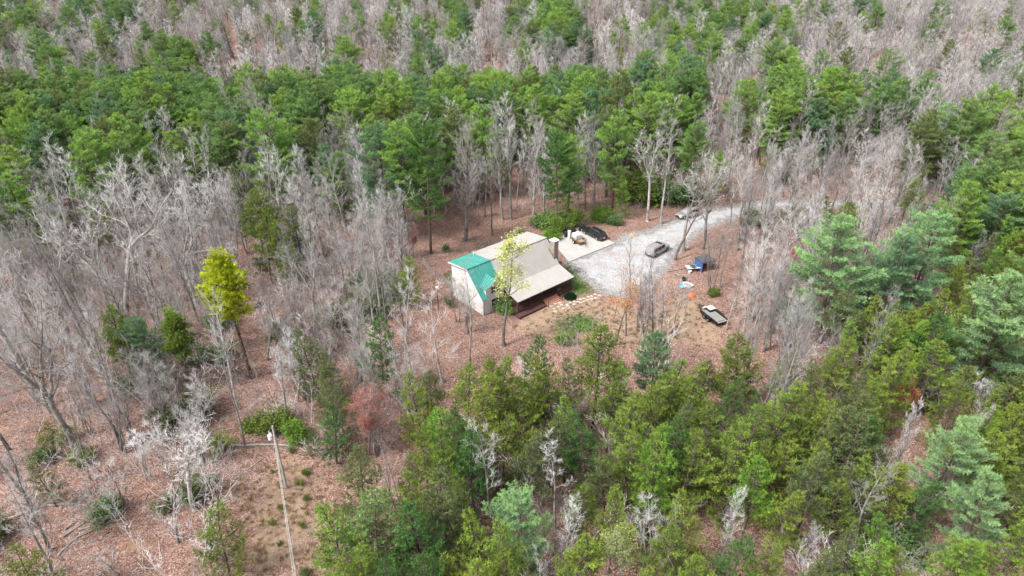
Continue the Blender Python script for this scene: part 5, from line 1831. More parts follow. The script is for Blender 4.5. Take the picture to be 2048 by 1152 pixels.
# ------------------------------------------------------------------ vehicles
def paint(name, col, rough=.25, metal=.0, dirt=None):
    m = plain(name, col, rough, metal, var=.08, scale=1.0, spec=.6, dirt=dirt)
    m.node_tree.nodes['Principled BSDF'].inputs['Coat Weight'].default_value = .5
    return m


M_CARBLACK = paint('black_car_paint', (.010, .011, .014))
M_CARSILVER = paint('silver_car_paint', (.42, .42, .43), .3, .5)
M_CARGREY = paint('grey_car_paint', (.30, .30, .30), .35, .3, dirt=(.36, .33, .29))
M_CARTRIM = plain('car_trim', (.03, .03, .032), .6)
M_ALLOY = plain('alloy_rim', (.55, .55, .56), .3, .8)
M_REDL = plain('red_lamp', (.35, .012, .010), .2)
M_LAMP = plain('clear_lamp', (.72, .72, .70), .15)
M_PLATE = plain('licence_plate', (.75, .76, .74), .4)


def car(name, label, cat, front, rear, width, height, secs, paintm, glass_m=M_GLASS, rails=True, rimm=M_ALLOY, wheel_r=.36):
    """Body lofted from sections (x from the nose 0..1, sill, belt, top, belt half width, top half width)."""
    f, r = Vector(at(*front)), Vector(at(*rear))
    L = (r - f).length
    mid = (f + r) / 2
    root = thing(name, label, cat, mid, math.atan2(f.y - r.y, f.x - r.x))
    S = []
    for x, z0, zb_, zt, wb, wt in secs:
        X_ = (.5 - x) * L
        hw_ = width / 2
        S.append([(X_, -hw_ * wb * .96, z0), (X_, -hw_ * wb, (z0 + zb_) / 2), (X_, -hw_ * wb * .97, zb_), (X_, -hw_ * wt, max(zt - .05, zb_)), (X_, -hw_ * wt * .8, zt), (X_, 0, zt + .02),
                  (X_, hw_ * wt * .8, zt), (X_, hw_ * wt, max(zt - .05, zb_)), (X_, hw_ * wb * .97, zb_), (X_, hw_ * wb, (z0 + zb_) / 2), (X_, hw_ * wb * .96, z0)])
    b = MB(); n = len(S[0])
    for s_ in S: b.v += s_
    for i in range(len(S) - 1):
        for k in range(n - 1): b.f.append([i * n + k, i * n + k + 1, (i + 1) * n + k + 1, (i + 1) * n + k])
        b.f.append([i * n + n - 1, i * n, (i + 1) * n, (i + 1) * n + n - 1])
    b.f.append(list(range(n))[::-1]); b.f.append([(len(S) - 1) * n + k for k in range(n)])
    body = b.build('body', paintm, root, smooth=False, bevel=.03)
    # glass: side bands and the two screens set just proud of the shell

    def quad(name_, idx, o):
        pts = [Vector(S[i][k]) for i, k in idx]
        c = sum(pts, Vector()) / 4
        nn = (pts[1] - pts[0]).cross(pts[2] - pts[0]).normalized()
        if nn.dot(c - Vector((c.x * .6, 0, .7))) < 0: nn = -nn
        pts = [c + (p - c) * Vector((.9, .9, .82)) if False else c + (p - c) * .86 for p in pts]
        g = MB(); g.hexa([p + nn * .002 for p in pts], [p + nn * (.012 + o) for p in pts]); return g.build(name_, glass_m, root)
    gi = [i for i in range(len(secs)) if secs[i][3] - secs[i][2] > .25]
    for a, c in zip(gi[:-1], gi[1:]):
        quad('side_window', [(a, 2), (c, 2), (c, 3), (a, 3)], 0); quad('side_window', [(a, 8), (c, 8), (c, 7), (a, 7)], 0)
    a, c = gi[0] - 1, gi[0]
    quad('windshield', [(a, 3), (a, 7), (c, 7), (c, 3)], .004)
    a, c = gi[-1], gi[-1] + 1
    if c < len(secs): quad('rear_window', [(a, 3), (a, 7), (c, 8), (c, 2)], .004)
    for xw in (.19, .80):
        for sy in (-1, 1):
            cx0 = (.5 - xw) * L; yo = sy * (width / 2 - .10)
            w = MB(); w.tube([(cx0, yo - .115, wheel_r), (cx0, yo + .115, wheel_r)], wheel_r, 20); wo = w.build('wheel', M_RUBBER, root, bevel=.02)
            w = MB(); w.tube([(cx0, yo + sy * .10, wheel_r), (cx0, yo + sy * .128, wheel_r)], wheel_r * .66, 16); w.build('rim', rimm, wo)
            w = MB()
            for k in range(5):
                an = k * 2 * PI / 5; w.box(-.03, .03, -.004, .004, .06, wheel_r * .6)
                for q in range(8):
                    vx, vy, vz = w.v[-8 + q]; w.v[-8 + q] = (cx0 + vx * math.cos(an) + vz * math.sin(an), yo + sy * .133 + vy, wheel_r - vx * math.sin(an) + vz * math.cos(an))
            w.build('spoke', M_STEEL, wo)
            w = MB()
            for k in range(9):
                a0, a1 = PI * k / 9, PI * (k + 1) / 9
                pr = lambda an, rr_: (cx0 + math.cos(an) * rr_, yo + sy * .075, wheel_r + math.sin(an) * rr_)
                w.hexa([pr(a0, wheel_r * 1.02), pr(a1, wheel_r * 1.02), pr(a1, wheel_r * 1.2), pr(a0, wheel_r * 1.2)], [Vector(pr(a0, wheel_r * 1.02)) + Vector((0, sy * .045, 0)), Vector(pr(a1, wheel_r * 1.02)) + Vector((0, sy * .045, 0)), Vector(pr(a1, wheel_r * 1.2)) + Vector((0, sy * .045, 0)), Vector(pr(a0, wheel_r * 1.2)) + Vector((0, sy * .045, 0))])
            w.build('wheel_arch', M_CARTRIM, root)
    hw_ = width / 2; zl = secs[0][2]; zr_ = secs[-1][2]
    for sy in (-1, 1):
        q = MB(); q.box(L / 2 - .12, L / 2 + .02, sy * hw_ * .72 - .16, sy * hw_ * .72 + .16, zl - .22, zl - .06); q.build('headlight', M_LAMP, root, bevel=.02)
        q = MB(); q.box(-L / 2 - .02, -L / 2 + .12, sy * hw_ * .80 - .10, sy * hw_ * .80 + .10, zr_ - .32, zr_ - .04); q.build('tail_light', M_REDL, root, bevel=.02)
        q = MB(); q.box(L * .17, L * .17 + .12, sy * (hw_ + .08) - .07, sy * (hw_ + .08) + .07, secs[2][2] - .02, secs[2][2] + .13); q.build('mirror', paintm, root, bevel=.03)
    q = MB(); q.box(L / 2 - .05, L / 2 + .05, -hw_ * .9, hw_ * .9, .32, .52); q.build('front_bumper', M_CARTRIM, root, bevel=.04)
    q = MB(); q.box(-L / 2 - .05, -L / 2 + .05, -hw_ * .9, hw_ * .9, .35, .56); q.build('rear_bumper', M_CARTRIM, root, bevel=.04)
    q = MB(); q.box(L / 2 + .005, L / 2 + .03, -hw_ * .45, hw_ * .45, .56, zl - .1); q.build('grille', M_CARTRIM, root)
    q = MB(); q.box(-L / 2 - .03, -L / 2 - .012, -.2, .2, .66, .80); q.build('licence_plate', M_PLATE, root)
    zt = max(s_[3] for s_ in secs)
    if rails:
        for sy in (-1, 1):
            q = MB(); x0, x1 = (.5 - secs[gi[-1]][0]) * L, (.5 - secs[gi[0]][0]) * L
            q.tube([(x0 + .1, sy * hw_ * .66, zt + .0), (x0 + .2, sy * hw_ * .66, zt + .07), (x1 - .3, sy * hw_ * .66, zt + .07), (x1 - .2, sy * hw_ * .66, zt)], .022, 6); q.build('roof_rail', M_GALV, root)
    return root


SUV = [(0, .36, .72, .78, .78, .62), (.04, .30, .88, .93, .93, .78), (.25, .28, .98, 1.04, 1., .84), (.37, .28, 1.02, 1.62, 1., .76), (.55, .28, 1.03, 1.70, 1., .77), (.72, .28, 1.04, 1.69, 1., .76), (.88, .30, 1.05, 1.63, .99, .74), (.975, .34, 1.03, 1.10, .93, .86), (1, .42, .98, 1.02, .88, .80)]
BOXY = [(0, .45, .90, .98, .80, .70), (.03, .40, .98, 1.06, .94, .84), (.26, .38, 1.08, 1.15, 1., .90), (.34, .38, 1.10, 1.78, 1., .86), (.55, .38, 1.10, 1.84, 1., .86), (.74, .38, 1.10, 1.84, 1., .86), (.95, .40, 1.10, 1.80, .99, .85), (.995, .42, 1.06, 1.14, .96, .90), (1, .48, 1.02, 1.06, .93, .86)]
CROSS = [(0, .34, .68, .74, .76, .60), (.05, .28, .82, .88, .93, .78), (.26, .26, .94, 1.00, 1., .84), (.40, .26, .97, 1.50, 1., .74), (.55, .26, .98, 1.58, 1., .75), (.72, .26, .99, 1.56, 1., .74), (.86, .28, 1.0, 1.48, .98, .72), (.97, .32, .98, 1.04, .92, .82), (1, .40, .92, .97, .87, .78)]
car('parked_car', 'black sport utility vehicle parked on the concrete pad', 'car', (1169, 463), (1208, 483), 1.9, 1.75, SUV, M_CARBLACK)
car('parked_car', 'boxy grey utility vehicle with a dark roof patch on the gravel', 'car', (1331, 496), (1297, 515), 1.9, 1.85, BOXY, M_CARGREY, rimm=M_STEEL)
car('parked_car', 'silver car parked on the leaves beside the far end of the gravel drive', 'car', (1355, 437), (1394, 428), 1.85, 1.6, CROSS, M_CARSILVER)
for o in list(COL.objects):
    if o.name.startswith('parked_car') and o.get('label', '').startswith('boxy'):
        q = MB(); q.box(-.05, .55, -.55, .55, 1.865, 1.885); q.build('sunroof', M_BLACK, o)
        q = MB(); q.tube([(-2.18, .25, 1.0), (-2.36, .25, 1.0)], .34, 18) ; q.build('spare_wheel', M_RUBBER, o, bevel=.03)

# ------------------------------------------------------------------ small trailer with appliances, bins
M_PLY = plain('weathered_boards', (.27, .19, .13), .85, var=.25, scale=6)
M_BROWNM = plain('rusty_brown_steel', (.10, .055, .038), .7, .3, var=.3)


def fit(a, b):
    """Frame on the ground from pixel A (back) to pixel B (front): middle, heading, length."""
    p, q = Vector(at(*a)), Vector(at(*b))
    return (p + q) / 2, math.atan2(q.y - p.y, q.x - p.x), (q - p).length


def wheel(root, x, y, r, w=.2, rim=M_WHITE):
    q = MB(); q.tube([(x, y - w / 2, r), (x, y + w / 2, r)], r, 18); o = q.build('wheel', M_RUBBER, root, bevel=.02)
    q = MB(); q.tube([(x, y - w / 2 - .012, r), (x, y + w / 2 + .012, r)], r * .55, 14); q.build('rim', rim, o)


mid, hd, L = fit((1147.5, 480), (1164.5, 491.5))
mid.z = .11
tr_ = thing('utility_trailer', 'small brown utility trailer with a board floor on the concrete pad', 'trailer', mid, hd)
W = 1.6; L = max(2.6, min(L, 3.2))
q = MB(); q.box(-L / 2, L / 2, -W / 2, W / 2, .52, .60); q.build('frame', M_BROWNM, tr_)
k = 0
for i in range(9):
    y0 = -W / 2 + .05 + i * (W - .1) / 9; q = MB(); q.box(-L / 2 + .04, L / 2 - .04, y0 + .008, y0 + (W - .1) / 9 - .008, .602, .63); q.build('plank', M_PLY, tr_)
for sy in (-1, 1):
    q = MB(); yy_ = sy * (W / 2 + .02)
    for z in (.85, 1.1): q.tube([(-L / 2, yy_, z), (L / 2, yy_, z)], .03, 4)
    for i in range(5): x = -L / 2 + i * L / 4; q.tube([(x, yy_, .55), (x, yy_, 1.1)], .028, 4)
    q.build('side_rail', M_BROWNM, tr_)
    q = MB(); q.box(-.48, .48, sy * (W / 2 + .19) - .13, sy * (W / 2 + .19) + .13, .64, .68); q.build('mudguard', M_BROWNM, tr_)
    wheel(tr_, 0, sy * (W / 2 + .19), .31)
q = MB(); q.tube([(L / 2, -W / 2 + .1, .55), (L / 2 + 1.15, 0, .55)], .035, 5); q.tube([(L / 2, W / 2 - .1, .55), (L / 2 + 1.15, 0, .55)], .035, 5); q.tube([(L / 2 + 1.1, 0, .5), (L / 2 + 1.45, 0, .5)], .05, 6); q.tube([(L / 2 + .9, 0, .0), (L / 2 + .9, 0, .75)], .03, 6)
q.build('tow_bar', M_BROWNM, tr_)
T = Matrix.Translation(mid) @ Matrix.Rotation(hd, 4, 'Z')


def on(T, x, y, z): return T @ Vector((x, y, z))


p = on(T, -.55, .08, .635)
o = thing('white_cabinet', 'big white box-shaped appliance lying on the small brown trailer', 'appliance', p, hd)
q = MB(); q.box(-.72, .72, -.68, .68, 0, .92); q.build('body', M_WHITE, o, bevel=.07)
q = MB(); q.box(.725, .74, -.58, .58, .1, .82); q.build('door', M_TRIMW, o, bevel=.02)
q = MB(); q.box(.742, .775, -.5, -.45, .25, .7); q.build('handle', M_GALV, o)
p = Vector(at(1138.5, 478)); p.z = .105
o = thing('water_tank', 'tall white cylinder standing behind the small brown trailer', 'tank', p)
q = MB(); q.lathe([(.30, 0), (.31, .05), (.31, 1.5), (.25, 1.58), (.05, 1.60)], n=18); q.build('shell', M_WHITE, o)
q = MB(); q.tube([(.12, 0, 1.58), (.12, 0, 1.75)], .03, 6); q.tube([(-.12, 0, 1.58), (-.12, 0, 1.75)], .03, 6); q.build('pipe', M_GALV, o)
M_BIN = plain('bin_plastic', (.018, .024, .022), .6)


def bin_(u, v, label, rz, m=M_BIN, s=1.0):
    p = Vector(at(u, v)); p.z += .10
    o = thing('wheelie_bin', label, 'bin', p, rz)
    q = MB(); q.hexa([(-.24, -.26, .05), (.24, -.26, .05), (.24, .26, .05), (-.24, .26, .05)], [(-.30, -.34, 1.0), (.30, -.34, 1.0), (.30, .34, 1.0), (-.30, .34, 1.0)]); q.build('body', m, o, bevel=.03)
    q = MB(); q.hexa([(-.33, -.37, 1.0), (.33, -.37, 1.0), (.33, .39, 1.0), (-.33, .39, 1.0)], [(-.28, -.30, 1.09), (.28, -.30, 1.09), (.28, .37, 1.06), (-.28, .37, 1.06)]); q.build('lid', m, o, bevel=.02)
    q = MB(); q.tube([(-.26, .40, .98), (.26, .40, .98)], .025, 6); q.build('handle', m, o)
    for sx in (-1, 1):
        q = MB(); q.tube([(sx * .25 - .03, .27, .1), (sx * .25 + .03, .27, .1)], .1, 12); q.build('wheel', M_RUBBER, o)


bin_(1132, 475, 'black wheelie bin beside the tall white cylinder', .3)
p = Vector(at(1146, 471)); p.z = .105
o = thing('garden_grill', 'black lidded barbecue grill between the white cylinder and the black car', 'grill', p, .5)
q = MB(); q.box(-.5, .5, -.3, .3, .35, .85); q.build('cabinet', M_BLACK, o, bevel=.03)
q = MB(); q.tube([(-.5, 0, .85), (.5, 0, .85)], .3, 14); q.build('lid', M_BLACK, o)
q = MB(); q.box(.52, .92, -.25, .25, .80, .84); q.box(-.92, -.52, -.25, .25, .80, .84); q.build('side_shelf', M_STEEL, o)
for x in (-.44, .44):
    for y in (-.25, .25): q = MB(); q.box(x - .03, x + .03, y - .03, y + .03, 0, .35); q.build('leg', M_BLACK, o)
p = Vector(at(1164.5, 461.5)); p.z = .105
M_NAVY = plain('navy_canvas', (.018, .020, .034), .8, var=.35, bump=.4)
o = thing('covered_equipment', 'dark navy covered equipment at the nose of the black car', 'covered equipment', p, .25)
q = MB(); q.hexa([(-.75, -.42, 0), (.75, -.38, 0), (.72, .42, 0), (-.72, .4, 0)], [(-.5, -.26, 1.05), (.58, -.22, .92), (.5, .26, .96), (-.46, .28, 1.16)]); q.build('cover', M_NAVY, o, bevel=.09)
q = MB(); q.tube([(-.2, -.1, 1.0), (.3, .1, 1.22), (.52, .12, 1.0)], .06, 6); q.build('handle_bar', M_NAVY, o)

# ------------------------------------------------------------------ camp by the drive
M_TARP = plain('charcoal_canvas', (.055, .055, .062), .8, var=.2, bump=.3)
M_BLUE = plain('blue_canvas', (.03, .10, .30), .7, var=.2)
p = at(1408, 537)
o = thing('canopy_tent', 'small dark canopy with a blue side beside the bare trees', 'canopy', p, .35)
for x in (-1.25, 1.25):
    for y in (-1.1, 1.1): q = MB(); q.tube([(x, y, -.1), (x, y, 1.9)], .04, 6); q.build('leg', M_STEEL, o)
q = MB(); a = [(-1.35, -1.2, 1.85), (1.35, -1.2, 1.85), (1.35, 1.2, 1.85), (-1.35, 1.2, 1.85)]; q.hexa(a, [(-.35, -.25, 2.55), (.35, -.25, 2.55), (.35, .25, 2.55), (-.35, .25, 2.55)])
q.hexa([(x, y, 1.62) for x, y, z in a], [(x, y, 1.849) for x, y, z in a]); q.build('roof', M_TARP, o, bevel=.04)
q = MB(); q.hexa([(-1.30, -1.1, .1), (-1.26, -1.1, .1), (-1.26, 1.1, .1), (-1.30, 1.1, .1)], [(-1.30, -1.1, 1.62), (-1.26, -1.1, 1.62), (-1.26, 1.1, 1.62), (-1.30, 1.1, 1.62)]); q.build('side_panel', M_BLUE, o)
q = MB(); q.hexa([(-1.25, 1.10, .1), (1.25, 1.10, .1), (1.25, 1.14, .1), (-1.25, 1.14, .1)], [(-1.25, 1.1, 1.62), (1.25, 1.1, 1.62), (1.25, 1.14, 1.62), (-1.25, 1.14, 1.62)]); q.build('back_panel', M_TARP, o)
M_REDC = plain('red_fabric', (.42, .05, .04), .7)
p = at(1405, 537)
o = thing('camp_chair', 'red folding chair in the shade of the dark canopy', 'chair', p, -1.2)
q = MB(); q.box(-.28, .28, -.28, .28, .40, .44); q.build('seat', M_REDC, o, bevel=.01)
q = MB(); q.hexa([(-.28, .24, .44), (.28, .24, .44), (.28, .28, .44), (-.28, .28, .44)], [(-.28, .42, .95), (.28, .42, .95), (.28, .46, .95), (-.28, .46, .95)]); q.build('backrest', M_REDC, o)
for x in (-.26, .26):
    for y in (-.26, .26): q = MB(); q.tube([(x, y, 0), (x, y, .42)], .02, 5); q.build('leg', M_STEEL, o)
p = at(1386, 541)
o = thing('folding_table', 'long white folding table in front of the dark canopy', 'table', p, .12)
q = MB(); q.box(-1.25, 1.25, -.62, .62, .68, .74); q.build('tabletop', M_WHITE, o, bevel=.02)
for x in (-1.05, 1.05):
    for y in (-.5, .5): q = MB(); q.tube([(x, y, 0), (x, y, .68)], .03, 6); q.build('leg', M_STEEL, o)
Tt = Matrix.Translation(Vector(p)) @ Matrix.Rotation(.12, 4, 'Z')
M_TEALB = plain('grey_blue_enamel', (.10, .19, .23), .35)
o = thing('wash_basin', 'round grey-blue basin sitting on the long white table', 'basin', on(Tt, -.25, -.15, .741))
q = MB(); q.lathe([(.34, 0), (.52, .30), (.56, .32), (.56, .34), (.50, .33), (.33, .05), (.02, .05)], n=20); q.build('bowl', M_TEALB, o)
q = MB(); q.lathe([(.47, .26), (.01, .261)], n=20); q.build('contents', plain('dark_water', (.05, .07, .08), .2), o)
o = thing('tray', 'small dark brown tray on the end of the white table', 'tray', on(Tt, .75, .05, .741), .6)
q = MB(); q.box(-.2, .2, -.3, .3, 0, .05); q.build('base', M_BROWNM, o); q = MB(); q.box(-.2, .2, -.3, -.27, .051, .12); q.box(-.2, .2, .27, .3, .051, .12); q.build('rim', M_BROWNM, o)
p = at(1379, 546)
o = thing('bucket', 'white round bucket on the ground below the white table', 'bucket', p)
q = MB(); q.lathe([(.22, 0), (.30, .42), (.32, .43), (.32, .45), (.27, .44), (.20, .04), (.02, .04)], n=18); q.build('pail', M_WHITE, o)
q = MB(); q.tube([(-.31, 0, .43), (-.2, .1, .62), (0, .14, .68), (.2, .1, .62), (.31, 0, .43)], .012, 5); q.build('handle', M_GALV, o)
M_POOL = plain('pale_blue_plastic', (.16, .42, .66), .4, var=.15)
p = at(1366, 574)
o = thing('paddling_pool', 'pale blue plastic pool lying by the white oval tub', 'pool', p, .5)
q = MB(); q.lathe([(.62, 0), (.70, .22), (.72, .25), (.66, .24), (.58, .04), (.02, .04)], n=20, sx=1.1, sy=.8); q.build('basin', M_POOL, o)
p = at(1375, 573)
o = thing('oval_tub', 'white oval tub full of brown leaves beside the blue pool', 'tub', p, -.75)
q = MB(); q.lathe([(.60, 0), (.74, .40), (.80, .44), (.80, .48), (.66, .46), (.56, .08), (.02, .08)], n=24, sx=1.15, sy=.72); q.build('shell', M_WHITE, o)
q = MB(); q.lathe([(.62, .34), (.01, .36)], n=20, sx=1.1, sy=.70); q.build('leaf_fill', M_PLY, o)
p = at(1368, 562)
o = thing('black_pot', 'black round planter pot by the blue pool', 'pot', p)
q = MB(); q.lathe([(.24, 0), (.36, .46), (.40, .48), (.40, .54), (.33, .53), (.30, .40), (.02, .40)], n=18); q.build('shell', M_BLACK, o)
M_ORANGE = plain('orange_plastic', (.72, .12, .03), .45, var=.3, scale=4)
p = at(1383, 592)
o = thing('orange_pumpkin_bag', 'crumpled bright orange sheet heaped on the ground below the oval tub', 'sheet', p)
rs = random.Random(5)
bm = bmesh.new(); bmesh.ops.create_icosphere(bm, subdivisions=3, radius=.62)
for vtx in bm.verts:
    c = vtx.co.copy(); k_ = 1 + .28 * mnoise.noise(c * 3.1) + .18 * mnoise.noise(c * 7.3)
    vtx.co = Vector((c.x * k_, c.y * k_ * .9, max(0, c.z) * .62 * k_))
me = bpy.data.meshes.new('heap'); bm.to_mesh(me); bm.free(); me.materials.append(M_ORANGE); link('heap', me, o)
o.name = 'plastic_sheet'
# flatbed trailer
mid, hd, L = fit((1443, 651), (1402, 619))
fb = thing('flatbed_trailer', 'long grey flatbed trailer with black sides at the edge of the clearing', 'trailer', mid, hd)
L = max(5.2, min(L, 6.0)); W = 1.9
M_GREYW = plain('silvered_planks', (.22, .215, .205), .85, var=.2, scale=5)
q = MB(); q.box(-L / 2, L / 2 - 1.2, -W / 2, W / 2, .50, .62); q.build('frame', M_BLACK, fb)
for i in range(8):
    y0 = -W / 2 + .03 + i * (W - .06) / 8; q = MB(); q.box(-L / 2 + .05, L / 2 - 1.25, y0 + .01, y0 + (W - .06) / 8 - .01, .622, .665); q.build('plank', M_GREYW, fb)
for sy in (-1, 1):
    q = MB(); q.box(-L / 2, L / 2 - 1.2, sy * (W / 2 + .05) - .04, sy * (W / 2 + .05) + .04, .35, .86); q.build('side_board', M_BLACK, fb)
    q = MB(); q.box(-1.25, .55, sy * (W / 2 + .28) - .16, sy * (W / 2 + .28) + .16, .78, .83); q.build('mudguard', M_BLACK, fb, bevel=.01)
    for x in (-.82, .12): wheel(fb, x, sy * (W / 2 + .27), .36, rim=M_STEEL)
    q = MB(); q.tube([(L / 2 - 1.2, sy * .8, .55), (L / 2 + .5, 0, .55)], .06, 5); q.build('tow_bar', M_BLACK, fb)
q = MB(); q.tube([(L / 2 + .45, 0, .55), (L / 2 + .95, 0, .52)], .06, 6); q.tube([(L / 2 + .4, .0, -.02), (L / 2 + .4, 0, 1.1)], .05, 6); q.build('hitch', M_STEEL, fb)
q = MB(); q.box(-L / 2 + .35, -L / 2 + .5, -.5, .5, .665, .80); q.build('ramp_bar', M_GREYW, fb)
q = MB(); q.tube([(-L / 2 - .1, -.75, .5), (-L / 2 - .35, -.75, .35), (-L / 2 - .35, -.3, .35), (-L / 2 - .1, -.3, .5)], .04, 5); q.build('ramp_hook', plain('dark_red_steel', (.16, .03, .03), .6), fb)
T = Matrix.Translation(mid) @ Matrix.Rotation(hd, 4, 'Z')
o = thing('white_topped_toolbox', 'dark toolbox with a bright white lid on the front of the flatbed trailer', 'toolbox', on(T, L / 2 - 1.75, -.42, .668), hd)
q = MB(); q.box(-.48, .48, -.5, .5, 0, .42); q.build('box', M_BLACK, o, bevel=.02); q = MB(); q.box(-.54, .54, -.56, .56, .422, .50); q.build('lid', M_WHITE, o, bevel=.02)
o.name = 'toolbox'
o = thing('winch', 'small pale engine winch on the nose of the flatbed trailer', 'winch', on(T, L / 2 - .95, .12, .60), hd)
q = MB(); q.box(-.25, .25, -.2, .2, 0, .3); q.build('body', M_STEEL, o, bevel=.04); q = MB(); q.tube([(-.1, -.28, .32), (-.1, .28, .32)], .13, 12); q.build('drum', M_WHITE, o); q = MB(); q.tube([(.2, .2, .3), (.3, .3, .65), (.1, .4, .75)], .03, 5); q.build('crank', M_STEEL, o)

# ------------------------------------------------------------------ poles and wires
M_POLE = plain('weathered_pole', (.36, .34, .32), .9, var=.2, scale=3)
pb = at(573, 976)
ph = h_from(852, (573, 976))
o = thing('utility_pole', 'grey wooden utility pole with a white transformer in the straw clearing', 'utility pole', pb)
q = MB(); q.tube([(0, 0, -.5), (0, 0, ph)], [.14, .09], 10); q.build('pole', M_POLE, o)
tz = ph * .86
q = MB(); q.lathe([(.19, 0), (.22, .04), (.22, .52), (.24, .54), (.18, .62), (.05, .64)], (-.42, -.1, tz - .45), 16); tb_ = q.build('transformer', plain('transformer_paint', (.74, .75, .75), .35, var=.05), o)
q = MB(); q.tube([(-.42, -.1, tz + .30), (-.42, -.1, tz + .62)], [.06, .04], 8); q.tube([(-.28, -.1, tz + .28), (-.28, -.1, tz + .45)], .04, 6); q.build('insulator', M_WHITE, tb_)
q = MB(); q.box(-.3, -.08, -.14, -.06, tz - .3, tz - .22); q.box(-.3, -.08, -.14, -.06, tz + .05, tz + .13); q.build('bracket', M_STEEL, o)
q = MB(); q.tube([(.16, -.06, -.1), (.14, -.06, tz - .3)], .03, 6); q.build('conduit', M_GALV, o)
q = MB(); q.tube([(-.42, -.1, tz + .6), (-.25, -.05, ph * .97), (0, -.13, ph * .98)], .012, 4); q.build('jumper_wire', M_GALV, o)
M_CABLE = plain('bare_cable', (.52, .52, .52), .5, .3)
for k, (dz, du) in enumerate(((-.35, 0), (-1.35, 3), (-1.6, 5))):
    s0 = Vector(pb) + Vector((.0, -.13, ph + dz)); e0 = Vector(unp(588 + du, 1165, pb[2] + ph + dz - 1.2))
    e1 = s0 + (e0 - s0) * 1.9
    pts = []
    for i in range(25):
        t = i / 24; pts.append(s0.lerp(e1, t) - Vector((0, 0, 4 * .5 * t * (1 - t))))
    q = MB(); q.tube(pts, .014 if k else .018, 4)
    tag(q.build('power_line', M_CABLE), ['uppermost pale wire running down from the utility pole', 'middle pale wire running down from the utility pole', 'lowest pale wire running down from the utility pole'][k], 'wire', 'wires of the utility pole')
p = at(877, 622); hh = h_from(573, (877, 622))
o = thing('yard_light', 'thin dark post with a white lamp head left of the cabin gable', 'yard light', p)
q = MB(); q.tube([(0, 0, -.3), (0, 0, hh - .25)], .07, 7); q.build('post', M_PBARK, o)
q = MB(); q.lathe([(.10, 0), (.24, .10), (.20, .28), (.06, .34)], (0, 0, hh - .3), 12); q.build('lamp_head', M_WHITE, o)
q = MB(); q.tube([(0, 0, hh - .35), (.22, -.1, hh - .3), (.34, -.14, hh - .45)], .04, 6); q.build('arm', M_WHITE, o)

# ------------------------------------------------------------------ logs, stump, panel, far shed
def log(pts, r, label, rb=0):
    P = [Vector(at(u, v)) for u, v in pts]
    o = Vector(P[0]); b = MB()
    Q = []
    for i in range(len(P) - 1):
        for k in range(4): Q.append(P[i].lerp(P[i + 1], k / 4))
    Q.append(P[-1]); rs_ = random.Random(int(pts[0][0]))
    Q = [p - o + Vector((rs_.uniform(-.08, .08), rs_.uniform(-.08, .08), r * .8)) for p in Q]
    n = len(Q)
    b.tube(Q, [r * (1 - .55 * i / (n - 1)) for i in range(n)], 7)
    x = b.build('fallen_log', M_DEAD); x.location = o
    tag(x, label, 'log', 'fallen logs on the leaf floor')
    return x


log([(463, 892), (560, 891), (598, 896)], .16, 'longest pale log crossing behind the utility pole')
log([(596, 894), (614, 903)], .09, 'short broken log at the tip of the longest pale log')
log([(565, 897), (608, 896)], .07, 'thin pale log lying just below the longest pale log')
log([(-10, 1050), (84, 1014), (130, 1008)], .17, 'thick pale log at the left edge above the brush pile')
log([(124, 1009), (188, 1011)], .09, 'thin crooked log continuing the thick left-edge log')
log([(155, 822), (210, 841)], .12, 'pale log on the leaves right of the huge oak foot')
log([(126, 1075), (190, 1033)], .13, 'upper log of the brush pile beside the round bush')
log([(118, 1108), (150, 1078), (238, 1037)], .11, 'long curved log along the brush pile')
log([(115, 1112), (162, 1068)], .10, 'lower left log of the brush pile')
log([(160, 1060), (240, 1040)], .09, 'grey log ending under the round bush')
log([(130, 1060), (150, 1045)], .12, 'short cut log at the top of the brush pile')
log([(492, 898), (545, 880)], .05, 'thin grey branch above the longest pale log')
log([(470, 960), (540, 905)], .06, 'slanting grey branch left of the utility pole')
log([(300, 980), (340, 1010)], .07, 'small log between the round bush and the dark thicket')
log([(1345, 548), (1372, 552)], .09, 'weathered log beside the bucket near the canopy')
log([(1350, 556), (1366, 549)], .08, 'second weathered log crossing it near the canopy')
log([(1060, 452), (1095, 432)], .14, 'dark fallen trunk in the woods behind the cabin roof')
log([(1335, 545), (1375, 536)], .12, 'bleached log pointing at the white table')
p = at(521, 612)
o = thing('tree_stump', 'black rotten stump right of the yellow pine', 'stump', p)
q = MB(); q.lathe([(.75, -.1), (.55, .2), (.48, .55), (.40, .62), (.05, .5)], n=14); q.build('bole', M_BLACK, o)
q = MB()
for k in range(5): q.tube([(.4 * math.cos(k * 1.3), .4 * math.sin(k * 1.3), .2), (1.1 * math.cos(k * 1.3), 1.1 * math.sin(k * 1.3), -.02)], [.16, .05], 6)
q.build('root', M_BLACK, o)
a, b_ = Vector(at(790, 783)), Vector(at(833, 833))
o = thing('slatted_panel', 'pale slatted fence panel lying on the leaves below the cream-blossom tree', 'fence panel', (a + b_) / 2, math.atan2(b_.y - a.y, b_.x - a.x))
L = (b_ - a).length
for i in range(6): q = MB(); q.box(-L / 2, L / 2, -.62 + i * .22, -.62 + i * .22 + .13, .12 + .05 * i, .15 + .05 * i); q.build('slat', M_DEAD, o)
for x in (-L / 2 + .3, 0, L / 2 - .3): q = MB(); q.box(x - .05, x + .05, -.62, .62, .03, .115); q.build('batten', M_DEAD, o)
p = at(1158, 132)
M_TEALP = plain('pale_teal_paint', (.22, .36, .36), .6, var=.12)
o = thing('garden_shed', 'far small pale teal shed among grey trees', 'shed', p, .15)
q = MB(); q.box(-3.2, 3.2, -1.8, 1.8, -.3, 2.6); q.build('wall', M_TEALP, o)
